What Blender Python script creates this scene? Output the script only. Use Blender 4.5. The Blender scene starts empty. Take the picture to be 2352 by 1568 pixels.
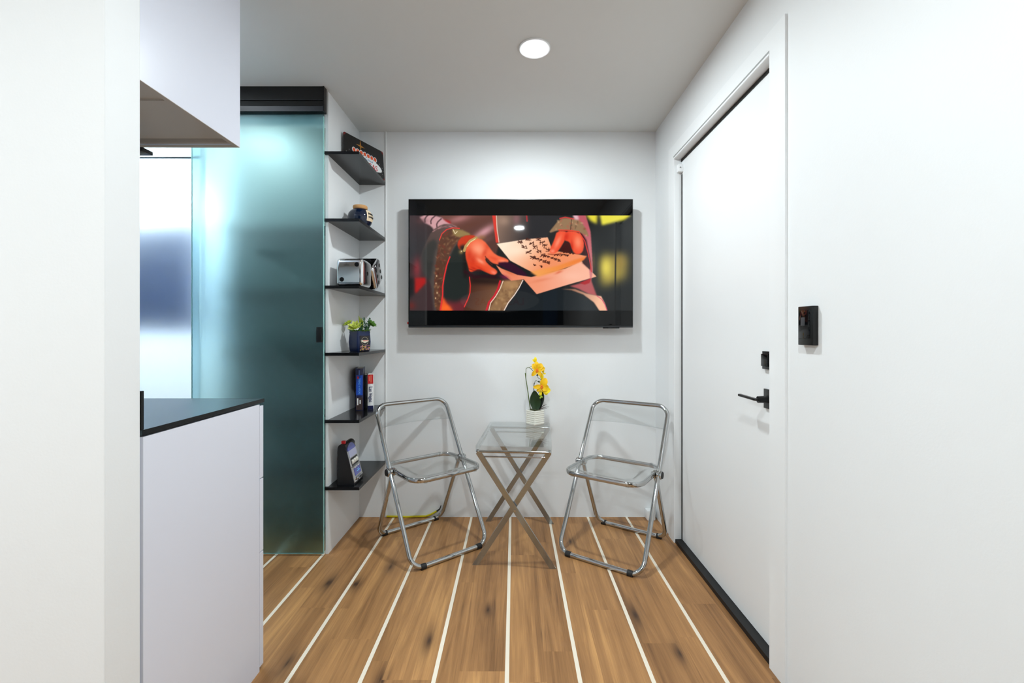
import bpy, bmesh, math, random
import numpy as np
from mathutils import Vector, Matrix
PI = math.pi
scene = bpy.context.scene
col = scene.collection

# ---------------------------------------------------------------- camera, world, exposure
EYE = 1.10                                   # camera height
cam_d = bpy.data.cameras.new('camera'); cam = bpy.data.objects.new('camera', cam_d); col.objects.link(cam)
cam.location = (0, 0, EYE); cam.rotation_euler = (PI/2, 0, 0)
cam_d.sensor_width = 36.0; cam_d.sensor_fit = 'HORIZONTAL'
cam_d.lens = 36.0 * 1018.8 / 2352
cam_d.shift_x = (1176 - 1180.7) / 2352
cam_d.shift_y = (764.7 - 784) / 2352
cam_d.clip_start = 0.02
scene.camera = cam
world = bpy.data.worlds.new('world'); scene.world = world; world.use_nodes = True
world.node_tree.nodes['Background'].inputs[0].default_value = (0.6, 0.65, 0.7, 1)
world.node_tree.nodes['Background'].inputs[1].default_value = 0.3
vs = scene.view_settings
vs.view_transform = 'Standard'; vs.look = 'None'; vs.gamma = 1.0; vs.use_curve_mapping = False
vs.exposure = 0.37
try:
    scene.cycles.use_denoising = True
    scene.cycles.sample_clamp_indirect = 6.0
except Exception:
    pass
# room measures (metres): back wall, right wall, ceiling, left wall, wall behind the camera
BACK, RIGHT, CEIL, LEFT, REAR = 2.654, 0.8464, 2.3026, -2.95, -2.3
LIGHTS = [                                    # ceiling downlights: x, y, watts
    (0.087, 1.871, 14.0), (0.06, 0.12, 17.0), (-1.75, -1.5, 22.0),
    (-1.55, 1.72, 7.0), (-1.72, -0.35, 20.0),
    (-1.42, 2.31, 5.2), (-2.72, 2.97, 52.0)]
LIGHT_COLOR = (0.885, 0.975, 1.005)

# ---------------------------------------------------------------- helpers
def srgb(r, g, b):
    f = lambda c: (c/255)/12.92 if c/255 <= 0.04045 else (((c/255)+0.055)/1.055)**2.4
    return (f(r), f(g), f(b), 1.0)

def mat(name, color=(200, 200, 200), rough=0.5, metal=0.0, spec=0.5, emit=None, estr=0.0, coat=0.0):
    m = bpy.data.materials.new(name); m.use_nodes = True
    b = m.node_tree.nodes['Principled BSDF']
    b.inputs['Base Color'].default_value = srgb(*color)
    b.inputs['Roughness'].default_value = rough
    b.inputs['Metallic'].default_value = metal
    b.inputs['Specular IOR Level'].default_value = spec
    b.inputs['Coat Weight'].default_value = coat
    if emit:
        b.inputs['Emission Color'].default_value = srgb(*emit); b.inputs['Emission Strength'].default_value = estr
    return m

def noisy(m, amount=0.04, scale=6.0, bump=0.0, bscale=120.0):
    """slight unevenness of a painted / plastic surface"""
    nt = m.node_tree; b = nt.nodes['Principled BSDF']
    tc = nt.nodes.new('ShaderNodeTexCoord')
    n = nt.nodes.new('ShaderNodeTexNoise'); n.inputs['Scale'].default_value = scale; n.inputs['Detail'].default_value = 4
    nt.links.new(tc.outputs['Object'], n.inputs['Vector'])
    mx = nt.nodes.new('ShaderNodeMix'); mx.data_type = 'RGBA'
    c = b.inputs['Base Color'].default_value[:]
    mx.inputs['A'].default_value = (c[0]*(1-amount), c[1]*(1-amount), c[2]*(1-amount), 1)
    mx.inputs['B'].default_value = (min(1, c[0]*(1+amount)), min(1, c[1]*(1+amount)), min(1, c[2]*(1+amount)), 1)
    nt.links.new(n.outputs['Fac'], mx.inputs['Factor']); nt.links.new(mx.outputs['Result'], b.inputs['Base Color'])
    if bump:
        n2 = nt.nodes.new('ShaderNodeTexNoise'); n2.inputs['Scale'].default_value = bscale
        nt.links.new(tc.outputs['Object'], n2.inputs['Vector'])
        bp = nt.nodes.new('ShaderNodeBump'); bp.inputs['Strength'].default_value = bump; bp.inputs['Distance'].default_value = 0.002
        nt.links.new(n2.outputs['Fac'], bp.inputs['Height']); nt.links.new(bp.outputs['Normal'], b.inputs['Normal'])
    return m

class MB:
    """collects shapes into one mesh"""
    def __init__(s): s.v = []; s.f = []; s.m = []
    def add(s, vs, fs, mi=0):
        o = len(s.v); s.v += [tuple(v) for v in vs]; s.f += [[i+o for i in f] for f in fs]; s.m += [mi]*len(fs); return s
    def box(s, x0, x1, y0, y1, z0, z1, bev=0.0, seg=2, mi=0, M=None):
        bm = bmesh.new()
        vs = [bm.verts.new((x, y, z)) for x in (x0, x1) for y in (y0, y1) for z in (z0, z1)]
        for q in ((0,1,3,2), (4,6,7,5), (0,4,5,1), (2,3,7,6), (0,2,6,4), (1,5,7,3)): bm.faces.new([vs[i] for i in q])
        bm.normal_update()
        if bev > 0: bmesh.ops.bevel(bm, geom=bm.edges[:], offset=bev, segments=seg, profile=0.5, affect='EDGES')
        if M is not None: bmesh.ops.transform(bm, matrix=M, verts=bm.verts[:])
        bm.verts.index_update()
        s.add([v.co[:] for v in bm.verts], [[v.index for v in f.verts] for f in bm.faces], mi); bm.free(); return s
    def loft(s, loops, cap=True, closed=False, mi=0):
        n = len(loops[0]); vs = [p for L in loops for p in L]; fs = []
        k = len(loops)
        for i in range(k if closed else k-1):
            a, b = i*n, ((i+1) % k)*n
            for j in range(n): fs.append([a+j, a+(j+1) % n, b+(j+1) % n, b+j])
        if cap and not closed: fs.append(list(range(n))[::-1]); fs.append([(k-1)*n+j for j in range(n)])
        return s.add(vs, fs, mi)
    def tube(s, pts, r, seg=12, closed=False, cap=True, prof=None, up=None, mi=0):
        """r: radius or per-point list; prof: optional [(a,b)] cross-section (then r scales it)"""
        pts = [Vector(p) for p in pts]; n = len(pts)
        rs = r if isinstance(r, (list, tuple)) else [r]*n
        T = []
        for i in range(n):
            a = pts[(i-1) % n] if (closed or i > 0) else pts[i]
            b = pts[(i+1) % n] if (closed or i < n-1) else pts[i]
            T.append((b-a).normalized())
        u = Vector(up) if up else Vector((0, 0, 1))
        if abs(T[0].dot(u)) > 0.95: u = Vector((1, 0, 0)) if abs(T[0].x) < 0.9 else Vector((0, 1, 0))
        N = (u - T[0]*u.dot(T[0])).normalized(); loops = []
        if prof is None: prof = [(math.cos(2*PI*k/seg), math.sin(2*PI*k/seg)) for k in range(seg)]
        for i in range(n):
            if up: N = (Vector(up) - T[i]*Vector(up).dot(T[i])).normalized()
            else: N = (N - T[i]*N.dot(T[i])).normalized()
            B = T[i].cross(N)
            loops.append([pts[i] + (N*a + B*b)*rs[i] for a, b in prof])
        return s.loft(loops, cap=cap, closed=closed, mi=mi)
    def lathe(s, prof, seg=32, c=(0, 0, 0), mi=0, M=None):
        loops = []
        for r, z in prof:
            L = [Vector((c[0]+r*math.cos(2*PI*k/seg), c[1]+r*math.sin(2*PI*k/seg), c[2]+z)) for k in range(seg)]
            loops.append([M @ p for p in L] if M is not None else L)
        return s.loft(loops, mi=mi)
    def ball(s, c, r, seg=14, rings=8, mi=0):
        rr = r if isinstance(r, (tuple, list)) else (r, r, r); loops = []
        for i in range(rings+1):
            t = PI*(0.02+0.96*i/rings)
            loops.append([(c[0]+rr[0]*math.sin(t)*math.cos(2*PI*k/seg), c[1]+rr[1]*math.sin(t)*math.sin(2*PI*k/seg), c[2]-rr[2]*math.cos(t)) for k in range(seg)])
        return s.loft(loops, mi=mi)
    def grid(s, fn, nu, nv, mi=0):
        vs = [fn(i/nu, j/nv) for i in range(nu+1) for j in range(nv+1)]
        fs = [[i*(nv+1)+j, (i+1)*(nv+1)+j, (i+1)*(nv+1)+j+1, i*(nv+1)+j+1] for i in range(nu) for j in range(nv)]
        return s.add(vs, fs, mi)
    def slab(s, fn, nu, nv, off, mi=0):
        """a grid surface given thickness along off(u,v)"""
        top = [Vector(fn(i/nu, j/nv)) for i in range(nu+1) for j in range(nv+1)]
        bot = [p + Vector(off) for p in top]; n = len(top); w = nv+1; fs = []
        for i in range(nu):
            for j in range(nv):
                a, b, c, d = i*w+j, (i+1)*w+j, (i+1)*w+j+1, i*w+j+1
                fs.append([a, b, c, d]); fs.append([n+d, n+c, n+b, n+a])
        rim = [i*w for i in range(nu+1)] + [nu*w+j for j in range(1, nv+1)] + [i*w+nv for i in range(nu-1, -1, -1)] + [j for j in range(nv-1, 0, -1)]
        for k in range(len(rim)):
            a, b = rim[k], rim[(k+1) % len(rim)]; fs.append([b, a, n+a, n+b])
        return s.add(top+bot, fs, mi)
    def build(s, name, mats, parent=None, smooth=True, angle=40, fix=True):
        me = bpy.data.meshes.new(name); me.from_pydata(s.v, [], s.f)
        for m in (mats if isinstance(mats, (list, tuple)) else [mats]): me.materials.append(m)
        for p, i in zip(me.polygons, s.m): p.material_index = i
        if fix:
            bm = bmesh.new(); bm.from_mesh(me); bmesh.ops.recalc_face_normals(bm, faces=bm.faces[:]); bm.to_mesh(me); bm.free()
        if smooth:
            me.shade_smooth(); me.set_sharp_from_angle(angle=math.radians(angle))
        o = bpy.data.objects.new(name, me); col.objects.link(o)
        if parent: o.parent = parent
        return o

def fillet(pts, rad, seg=6, closed=False):
    P = [Vector(p) for p in pts]; n = len(P); out = []
    for i in range(n):
        if not closed and i in (0, n-1): out.append(P[i]); continue
        a, b, c = P[(i-1) % n], P[i], P[(i+1) % n]
        d1, d2 = (a-b).normalized(), (c-b).normalized(); ang = d1.angle(d2)
        if ang > PI-0.02: out.append(b); continue
        L = min(rad/math.tan(ang/2), (a-b).length*0.49, (c-b).length*0.49); R = L*math.tan(ang/2)
        bis = (d1+d2).normalized(); cen = b + bis*(R/math.sin(ang/2))
        s0, s1 = b+d1*L-cen, b+d2*L-cen; tot = s0.angle(s1)
        for k in range(seg+1):
            t = k/seg; out.append(cen + (s0*math.sin((1-t)*tot) + s1*math.sin(t*tot))/math.sin(tot))
    return out

def rrect(x0, x1, y0, y1, r, seg=6):
    return [(p.x, p.y) for p in fillet([(x0, y0, 0), (x1, y0, 0), (x1, y1, 0), (x0, y1, 0)], r, seg, True)]

def tag(o, label, cat, group=None, kind=None):
    o['label'] = label; o['category'] = cat
    if group: o['group'] = group
    if kind: o['kind'] = kind
    return o
def thing(name, label, cat, loc=(0, 0, 0), rz=0, group=None):
    o = bpy.data.objects.new(name, None); col.objects.link(o); o.empty_display_size = 0.05
    o.location = loc; o.rotation_euler = (0, 0, rz)
    return tag(o, label, cat, group)
def struct(o): o['kind'] = 'structure'; return o
def text_mesh(name, body, size, m, parent, M, depth=0.0003, sx=1.0, bold=0.0, align='CENTER'):
    """raised lettering; M places the text's x/y plane"""
    cu = bpy.data.curves.new('t', 'FONT'); cu.body = body; cu.size = size; cu.align_x = align; cu.align_y = 'CENTER'
    cu.extrude = depth; cu.offset = bold; cu.resolution_u = 3
    ob = bpy.data.objects.new('t', cu); col.objects.link(ob)
    dg = bpy.context.evaluated_depsgraph_get()
    me = bpy.data.meshes.new_from_object(ob.evaluated_get(dg)); bpy.data.objects.remove(ob)
    me.transform(M @ Matrix.Diagonal((sx, 1, 1, 1))); me.materials.clear(); me.materials.append(m); me.name = name
    o = bpy.data.objects.new(name, me); col.objects.link(o); o.parent = parent
    return o
def basis(x, y, o):
    x = Vector(x).normalized(); y = Vector(y).normalized(); z = x.cross(y)
    return Matrix(((x.x, y.x, z.x, o[0]), (x.y, y.y, z.y, o[1]), (x.z, y.z, z.z, o[2]), (0, 0, 0, 1)))

# ---------------------------------------------------------------- materials
M_wall = noisy(mat('wall_paint', (232, 234, 235), 0.55, spec=0.3), 0.015, 3.0, 0.08, 160)
M_ceil = noisy(mat('ceiling_paint', (221, 222, 220), 0.7, spec=0.2), 0.01, 2.0)
M_door = noisy(mat('door_paint', (235, 237, 238), 0.4), 0.012, 2.0)
M_white = mat('white_laminate', (221, 224, 236), 0.28)
M_trim = mat('white_trim', (236, 238, 239), 0.4)
M_under_shade = mat('cabinet_underside_shade', (188, 174, 161), 0.5)  # shade under the white cabinet, put into a darker beige
M_black = mat('black_laminate', (10, 11, 13), 0.2, spec=0.27)
M_counter = mat('worktop_reflection_grey', (58, 72, 77), 0.28, spec=0.6)  # black worktop, with the teal reflection on it put into its colour
M_blackm = mat('black_metal', (9, 10, 11), 0.3, spec=0.4)
M_seal = mat('black_rubber', (16, 16, 17), 0.6)
M_chrome = mat('chrome', (190, 192, 192), 0.07, metal=1.0)
M_steel = noisy(mat('polished_steel', (166, 176, 184), 0.2, metal=1.0), 0.04, 20)
M_gloss = mat('black_gloss', (8, 9, 11), 0.05, spec=0.35)
M_navy = mat('navy_glaze', (10, 24, 48), 0.08, spec=0.6)
M_navy2 = mat('navy_ceramic', (16, 34, 74), 0.3, spec=0.5)
M_pip = mat('black_enamel', (3, 3, 4), 0.35, spec=0.2)
M_cork = noisy(mat('cork', (196, 146, 92), 0.8), 0.15, 60)
M_cream = mat('cream_label', (226, 205, 172), 0.7)
M_ink = mat('dark_ink', (34, 28, 26), 0.7)
M_silver = mat('silver_plating', (212, 214, 216), 0.09, metal=1.0)
M_red = mat('red_plastic', (190, 18, 22), 0.35)
M_redp = mat('red_print', (196, 22, 30), 0.45)
M_orange = mat('orange_print', (226, 84, 34), 0.5)
M_gold = mat('gold_print', (176, 118, 40), 0.4)
M_blue = mat('blue_cover', (20, 74, 180), 0.35)
M_dblue = mat('dark_blue_cover', (20, 26, 70), 0.35)
M_purple = mat('violet_panel', (92, 98, 168), 0.25)
M_paper = mat('book_pages', (226, 222, 212), 0.8)
M_pwhite = mat('white_print', (236, 236, 236), 0.5)
M_lblue = mat('pale_blue_print', (110, 180, 235), 0.5)
M_pink = mat('pink_print', (190, 120, 160), 0.5)
M_brown = mat('dark_brown_cover', (60, 42, 40), 0.5)
M_ceramic = mat('white_ceramic', (238, 236, 226), 0.25)
M_leafd = noisy(mat('dark_green_leaf', (24, 50, 20), 0.35), 0.2, 30)
M_leaf = noisy(mat('green_leaf', (80, 124, 40), 0.5), 0.25, 40)
M_leafb = noisy(mat('bluish_green_leaf', (62, 110, 74), 0.5), 0.25, 40)
M_lime = noisy(mat('lime_leaf', (176, 196, 56), 0.5), 0.25, 40)
M_stem = mat('green_stem', (84, 104, 40), 0.5)
M_yellow = noisy(mat('yellow_petal', (252, 196, 8), 0.5), 0.12, 40)
M_yellow2 = mat('lemon_petal', (250, 222, 14), 0.5)
M_throat = mat('orange_throat', (236, 120, 20), 0.5)
M_soil = mat('moss', (58, 60, 34), 0.9)
M_cord = mat('yellow_cord', (206, 190, 24), 0.35)
M_towel = noisy(mat('blue_towel', (10, 60, 122), 0.9), 0.1, 60)
M_dtile = noisy(mat('dark_bathroom_tile', (116, 122, 117), 0.4), 0.1, 5)
M_tile = noisy(mat('bathroom_wall', (238, 242, 244), 0.35), 0.01, 2)
M_mural = noisy(mat('mural_dark', (24, 29, 36), 0.6), 0.35, 2.0)
M_muralb = mat('mural_blue', (24, 78, 130), 0.6)
M_muralp = mat('mural_pale', (176, 180, 180), 0.6)
M_lens = mat('lamp_lens', (255, 255, 255), 0.4, emit=(245, 250, 255), estr=16.0)

def glass_mat(name, tint=(0.985, 0.99, 0.99), edge=0.55):
    """thin clear acrylic: lets light straight through, mirrors more at grazing angles"""
    m = bpy.data.materials.new(name); m.use_nodes = True; nt = m.node_tree; nt.nodes.clear()
    out = nt.nodes.new('ShaderNodeOutputMaterial'); mx = nt.nodes.new('ShaderNodeMixShader')
    tr = nt.nodes.new('ShaderNodeBsdfTransparent'); tr.inputs[0].default_value = (*tint, 1)
    gl = nt.nodes.new('ShaderNodeBsdfGlossy'); gl.inputs['Roughness'].default_value = 0.03; gl.inputs['Color'].default_value = (0.9, 0.92, 0.92, 1)
    lw = nt.nodes.new('ShaderNodeLayerWeight'); lw.inputs['Blend'].default_value = 0.5
    pw = nt.nodes.new('ShaderNodeMath'); pw.operation = 'POWER'; pw.inputs[1].default_value = 5.0; nt.links.new(lw.outputs['Facing'], pw.inputs[0])
    fr = nt.nodes.new('ShaderNodeMath'); fr.operation = 'MULTIPLY_ADD'; fr.inputs[1].default_value = 0.9; fr.inputs[2].default_value = 0.04; nt.links.new(pw.outputs[0], fr.inputs[0])
    nt.links.new(fr.outputs[0], mx.inputs[0]); nt.links.new(tr.outputs[0], mx.inputs[1]); nt.links.new(gl.outputs[0], mx.inputs[2])
    nt.links.new(mx.outputs[0], out.inputs[0]); return m
M_acryl = glass_mat('clear_acrylic', (0.95, 0.957, 0.957))
M_acryl2 = glass_mat('clear_acrylic_rim', (0.92, 0.93, 0.93))
def frosted(name, color, rough):
    m = bpy.data.materials.new(name); m.use_nodes = True; nt = m.node_tree; nt.nodes.clear()
    out = nt.nodes.new('ShaderNodeOutputMaterial'); g = nt.nodes.new('ShaderNodeBsdfGlass')
    g.inputs['Color'].default_value = (*color, 1); g.inputs['Roughness'].default_value = rough; g.inputs['IOR'].default_value = 1.45
    nt.links.new(g.outputs[0], out.inputs[0]); return m
M_frost = frosted('frosted_teal_glass', (0.68, 0.83, 0.845), 0.43)
M_frost2 = frosted('frosted_pane', (0.90, 0.95, 0.98), 0.34)
M_gedge = mat('glass_edge', (150, 205, 200), 0.25)

def floor_material():
    m = bpy.data.materials.new('teak_and_holly_floor'); m.use_nodes = True; nt = m.node_tree; L = nt.links
    b = nt.nodes['Principled BSDF']; b.inputs['Roughness'].default_value = 0.42; b.inputs['Specular IOR Level'].default_value = 0.35
    N = nt.nodes.new
    def math_(op, a, c=None, cl=False):
        n = N('ShaderNodeMath'); n.operation = op; n.use_clamp = cl
        for i, x in enumerate((a, c)):
            if x is None: continue
            if isinstance(x, (int, float)): n.inputs[i].default_value = x
            else: L.new(x, n.inputs[i])
        return n.outputs[0]
    tc = N('ShaderNodeTexCoord'); sp = N('ShaderNodeSeparateXYZ'); L.new(tc.outputs['Object'], sp.inputs[0])
    X, Y = sp.outputs[0], sp.outputs[1]
    u = math_('DIVIDE', math_('ADD', X, 0.0227), 0.2317)              # one unit per white inlay line
    fr = math_('FRACT', math_('ADD', u, 0.5))
    line = math_('LESS_THAN', math_('ABSOLUTE', math_('SUBTRACT', fr, 0.5)), 0.0068/0.2317)
    bd = math_('FLOOR', math_('ADD', u, 0.0)); wb = N('ShaderNodeTexWhiteNoise'); wb.noise_dimensions = '1D'; L.new(bd, wb.inputs['W'])
    cut = math_('ADD', math_('MULTIPLY', wb.outputs['Value'], 0.5), 0.25)          # each board is glued up from two unequal staves
    si = math_('ADD', math_('MULTIPLY', bd, 2.0), math_('GREATER_THAN', math_('FRACT', u), cut))
    w1 = N('ShaderNodeTexWhiteNoise'); w1.noise_dimensions = '1D'; L.new(si, w1.inputs['W'])
    yy = math_('ADD', math_('MULTIPLY', Y, 1.25), math_('MULTIPLY', w1.outputs['Value'], 7.3))
    cj = math_('FLOOR', yy)
    cv = N('ShaderNodeCombineXYZ'); L.new(si, cv.inputs[0]); L.new(cj, cv.inputs[1])
    w2 = N('ShaderNodeTexWhiteNoise'); w2.noise_dimensions = '3D'; L.new(cv.outputs[0], w2.inputs['Vector'])
    rnd = w2.outputs['Value']
    gv = N('ShaderNodeCombineXYZ'); L.new(math_('ADD', math_('MULTIPLY', X, 24.0), math_('MULTIPLY', rnd, 60.0)), gv.inputs[0])
    L.new(math_('ADD', math_('MULTIPLY', Y, 1.0), math_('MULTIPLY', rnd, 20.0)), gv.inputs[1])
    g1 = N('ShaderNodeTexNoise'); g1.inputs['Scale'].default_value = 1.0; g1.inputs['Detail'].default_value = 6; g1.inputs['Roughness'].default_value = 0.62; g1.inputs['Distortion'].default_value = 0.9
    L.new(gv.outputs[0], g1.inputs['Vector'])
    fv = N('ShaderNodeCombineXYZ'); L.new(math_('MULTIPLY', X, 260.0), fv.inputs[0]); L.new(math_('MULTIPLY', Y, 7.0), fv.inputs[1])
    g2 = N('ShaderNodeTexNoise'); g2.inputs['Scale'].default_value = 1.0; g2.inputs['Detail'].default_value = 3; L.new(fv.outputs[0], g2.inputs['Vector'])
    cl = N('ShaderNodeCombineXYZ'); L.new(math_('MULTIPLY', X, 5.0), cl.inputs[0]); L.new(math_('MULTIPLY', Y, 2.0), cl.inputs[1])
    g3 = N('ShaderNodeTexNoise'); g3.inputs['Scale'].default_value = 1.0; g3.inputs['Detail'].default_value = 3; L.new(cl.outputs[0], g3.inputs['Vector'])
    t = math_('ADD', math_('ADD', math_('MULTIPLY', rnd, 0.20), math_('MULTIPLY', g1.outputs['Fac'], 1.08)), math_('ADD', math_('MULTIPLY', g2.outputs['Fac'], 0.26), math_('MULTIPLY', g3.outputs['Fac'], 0.48)))
    t = math_('SUBTRACT', t, 0.45, True)
    rp = N('ShaderNodeValToRGB'); L.new(t, rp.inputs[0]); e = rp.color_ramp.elements
    e[0].position = 0.02; e[0].color = srgb(84, 56, 34)
    e[1].position = 0.90; e[1].color = srgb(200, 150, 94)
    for p, c in ((0.25, (112, 78, 48)), (0.45, (144, 103, 64)), (0.65, (167, 122, 77))):
        x = rp.color_ramp.elements.new(p); x.color = srgb(*c)
    # knots with dark halos drawn out along the grain
    kv = N('ShaderNodeCombineXYZ')
    L.new(math_('ADD', X, math_('MULTIPLY', math_('SUBTRACT', g1.outputs['Fac'], 0.5), 0.07)), kv.inputs[0]); L.new(math_('MULTIPLY', Y, 0.36), kv.inputs[1])
    kn = None
    for kx, ky, kw in [(-0.582, 2.09, 0.9), (-0.813, 1.955, 1.0), (-0.687, 1.945, 0.8), (-0.299, 1.587, 1.1), (0.473, 1.731, 1.2), (0.302, 2.343, 0.7), (-0.752, 1.48, 0.9), (-0.105, 1.764, 0.7), (-0.427, 1.409, 0.8), (0.567, 1.524, 0.7), (0.102, 1.623, 0.5)]:
        vd = N('ShaderNodeVectorMath'); vd.operation = 'DISTANCE'; L.new(kv.outputs[0], vd.inputs[0]); vd.inputs[1].default_value = (kx, ky*0.36, 0)
        q = math_('MULTIPLY', math_('POWER', math_('SUBTRACT', 1.0, math_('DIVIDE', vd.outputs['Value'], 0.054*kw), True), 2.2), 1.1)
        kn = q if kn is None else math_('MAXIMUM', kn, q)
    m1 = N('ShaderNodeMix'); m1.data_type = 'RGBA'; L.new(math_('MULTIPLY', kn, 1.0, True), m1.inputs['Factor']); L.new(rp.outputs[0], m1.inputs['A']); m1.inputs['B'].default_value = srgb(66, 45, 32)
    m2 = N('ShaderNodeMix'); m2.data_type = 'RGBA'; L.new(line, m2.inputs['Factor']); L.new(m1.outputs['Result'], m2.inputs['A']); m2.inputs['B'].default_value = srgb(228, 218, 200)
    L.new(m2.outputs['Result'], b.inputs['Base Color'])
    bp = N('ShaderNodeBump'); bp.inputs['Strength'].default_value = 0.08; bp.inputs['Distance'].default_value = 0.001
    L.new(g2.outputs['Fac'], bp.inputs['Height']); L.new(bp.outputs['Normal'], b.inputs['Normal'])
    return m
M_floor = floor_material()

# ---------------------------------------------------------------- room shell
struct(MB().box(LEFT-0.1, RIGHT+0.1, REAR-0.1, 3.5, -0.08, 0).build('floor', M_floor, smooth=False))
struct(MB().box(LEFT-0.1, RIGHT+0.1, REAR-0.1, 3.5, CEIL, CEIL+0.08).build('ceiling', M_ceil, smooth=False))
struct(MB().box(-0.939, RIGHT+0.1, BACK, BACK+0.1, 0, CEIL).build('wall_back', M_wall, smooth=False))
struct(MB().box(LEFT-0.1, LEFT, REAR-0.1, 3.5, 0, CEIL).build('wall_left', M_wall, smooth=False))
struct(MB().box(LEFT, RIGHT+0.1, REAR-0.1, REAR, 0, CEIL).build('wall_rear', M_wall, smooth=False))
DO0, DO1, DH = 1.4586, 2.3285, 2.012          # door opening along the right wall, head height
DX = 0.880                                    # face of the door leaf
w = MB()
w.box(RIGHT, RIGHT+0.1, REAR, DO0, 0, CEIL).box(RIGHT, RIGHT+0.1, DO1, BACK, 0, CEIL).box(RIGHT, RIGHT+0.1, DO0, DO1, DH, CEIL)
struct(w.build('wall_right', M_wall, smooth=False))
struct(MB().box(LEFT, -0.83, 0.899, 0.985, 0, CEIL, bev=0.002).build('wall_partition', M_wall, smooth=False))
struct(MB().box(-0.939, -0.925, 2.209, BACK, 0, CEIL).build('wall_nook', M_wall, smooth=False))
struct(MB().box(-1.60, -0.939, 2.52, 2.62, 0, CEIL).build('wall_alcove', M_dtile, smooth=False))
b = MB().box(-1.66, -1.60, 2.52, 3.4, 0, CEIL).box(LEFT, -1.66, 3.34, 3.4, 0, CEIL)
struct(b.build('wall_bathroom', M_tile, smooth=False))
struct(MB().box(LEFT, -1.66, 3.16, 3.34, 2.185, CEIL).build('trim_4', mat('added_band_blue_grey', (40, 92, 108), 0.5), smooth=False))  # soffit added to give the teal band behind the pane's top
struct(MB().box(-0.769, -0.761, BACK-0.007, BACK, 0, CEIL, bev=0.002).build('trim_1', M_trim, smooth=False))
struct(MB().box(LEFT, -0.95, 2.215, 2.25, 2.14, CEIL).build('trim_2', M_trim, smooth=False))

# door: leaf with hardware, lining, casing and threshold
door = MB().box(DX, DX+0.04, DO0+0.003, DO1-0.003, 0.022, DH-0.012).build('door_1', M_door, smooth=False)
struct(door)
lv = MB().box(-0.008, 0, -0.0335, 0.0335, -0.0335, 0.0335, 0.001).build('lever_handle', M_blackm, door); lv.location = (DX, 1.517, 0.873); lv['label'] = 'black lever handle on a square rose'
MB().tube([(-0.008, 0, 0), (-0.022, 0, 0), (-0.046, 0, 0)], [0.0135, 0.0125, 0.0115], 20).build('spindle_neck', M_blackm, lv)
hb = MB().tube(fillet([(-0.045, 0, 0), (-0.055, 0, 0), (-0.055, 0.104, 0.001)], 0.008), 0.0072, 12, prof=[(0.62*math.copysign(abs(math.cos(a))**0.5, math.cos(a)), 1.0*math.copysign(abs(math.sin(a))**0.5, math.sin(a))) for a in [2*PI*k/16 for k in range(16)]])
hb.build('lever', M_blackm, lv)
db = MB().box(-0.010, 0, -0.031, 0.031, -0.031, 0.031, 0.001).build('deadbolt', M_blackm, door); db.location = (DX, 1.525, 1.006); db['label'] = 'black square deadbolt with thumb turn'
MB().box(-0.017, -0.009, -0.014, 0.027, -0.021, 0.022, 0.002).build('thumb_turn', M_gloss, db)
# casing (architrave) around the opening, jamb lining, black gap seals
cs = MB()
cs.box(RIGHT-0.007, RIGHT, 1.375, DO0, 0, 2.09).box(RIGHT-0.007, RIGHT, DO1, 2.41, 0, 2.09).box(RIGHT-0.007, RIGHT, DO0, DO1, DH, 2.09)
struct(cs.build('trim_3', M_trim, smooth=False))
MB().box(DX-0.002, DX+0.03, DO1-0.012, DO1+0.001, 0.022, 1.93).box(DX-0.004, DX+0.03, DO0, DO1, DH-0.014, DH-0.002).build('door_seal', M_seal, door, smooth=False)
MB().box(RIGHT-0.0085, RIGHT-0.0065, DO0, DO1+0.003, DH+0.001, DH+0.009, 0.0008).build('head_bead', M_trim, door, smooth=False)
MB().box(RIGHT-0.0076, RIGHT-0.0060, DO0, DO1+0.006, DH+0.010, DH+0.017).build('head_gap_shade', mat('gap_shade_grey', (150, 152, 150), 0.6), door, smooth=False)  # grey strip painted as the shadow gap above the bead
tag(MB().box(RIGHT-0.001, DX+0.03, DO0+0.001, DO1-0.001, 0.0, 0.020, 0.001).build('door_threshold', M_seal, smooth=False), 'black rubber threshold strip on the floor under the white door', 'threshold')
dl = MB().box(-0.004, 0.027, -0.010, 0.0135, -0.018, 0.022, 0.003).build('door_hinge', M_trim, door); dl.location = (RIGHT+0.010, DO1-0.014, 1.957)
MB().lathe([(0.0055, 0), (0.0055, 0.002), (0.003, 0.002), (0.003, 0.0005)], 16, M=Matrix.Translation((0.008, -0.0095, 0.004)) @ Matrix.Rotation(PI/2, 4, 'X')).build('screw_cap', M_trim, dl)
# wall control
ic = thing('wall_intercom', 'black rectangular intercom panel on the white wall right of the door', 'intercom', (RIGHT, 1.2645, 1.121))
MB().box(-0.0167, 0, -0.0315, 0.0315, -0.0555, 0.0555, 0.0015).build('housing', M_blackm, ic)
MB().box(-0.0176, -0.0160, -0.022, 0.0265, -0.036, 0.045, 0.001).build('screen', M_gloss, ic)
MB().box(-0.0182, -0.0170, 0.000, 0.018, 0.000, 0.024, 0.0005).build('sensor_window', mat('grey_window', (58, 60, 64), 0.4), ic)

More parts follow.
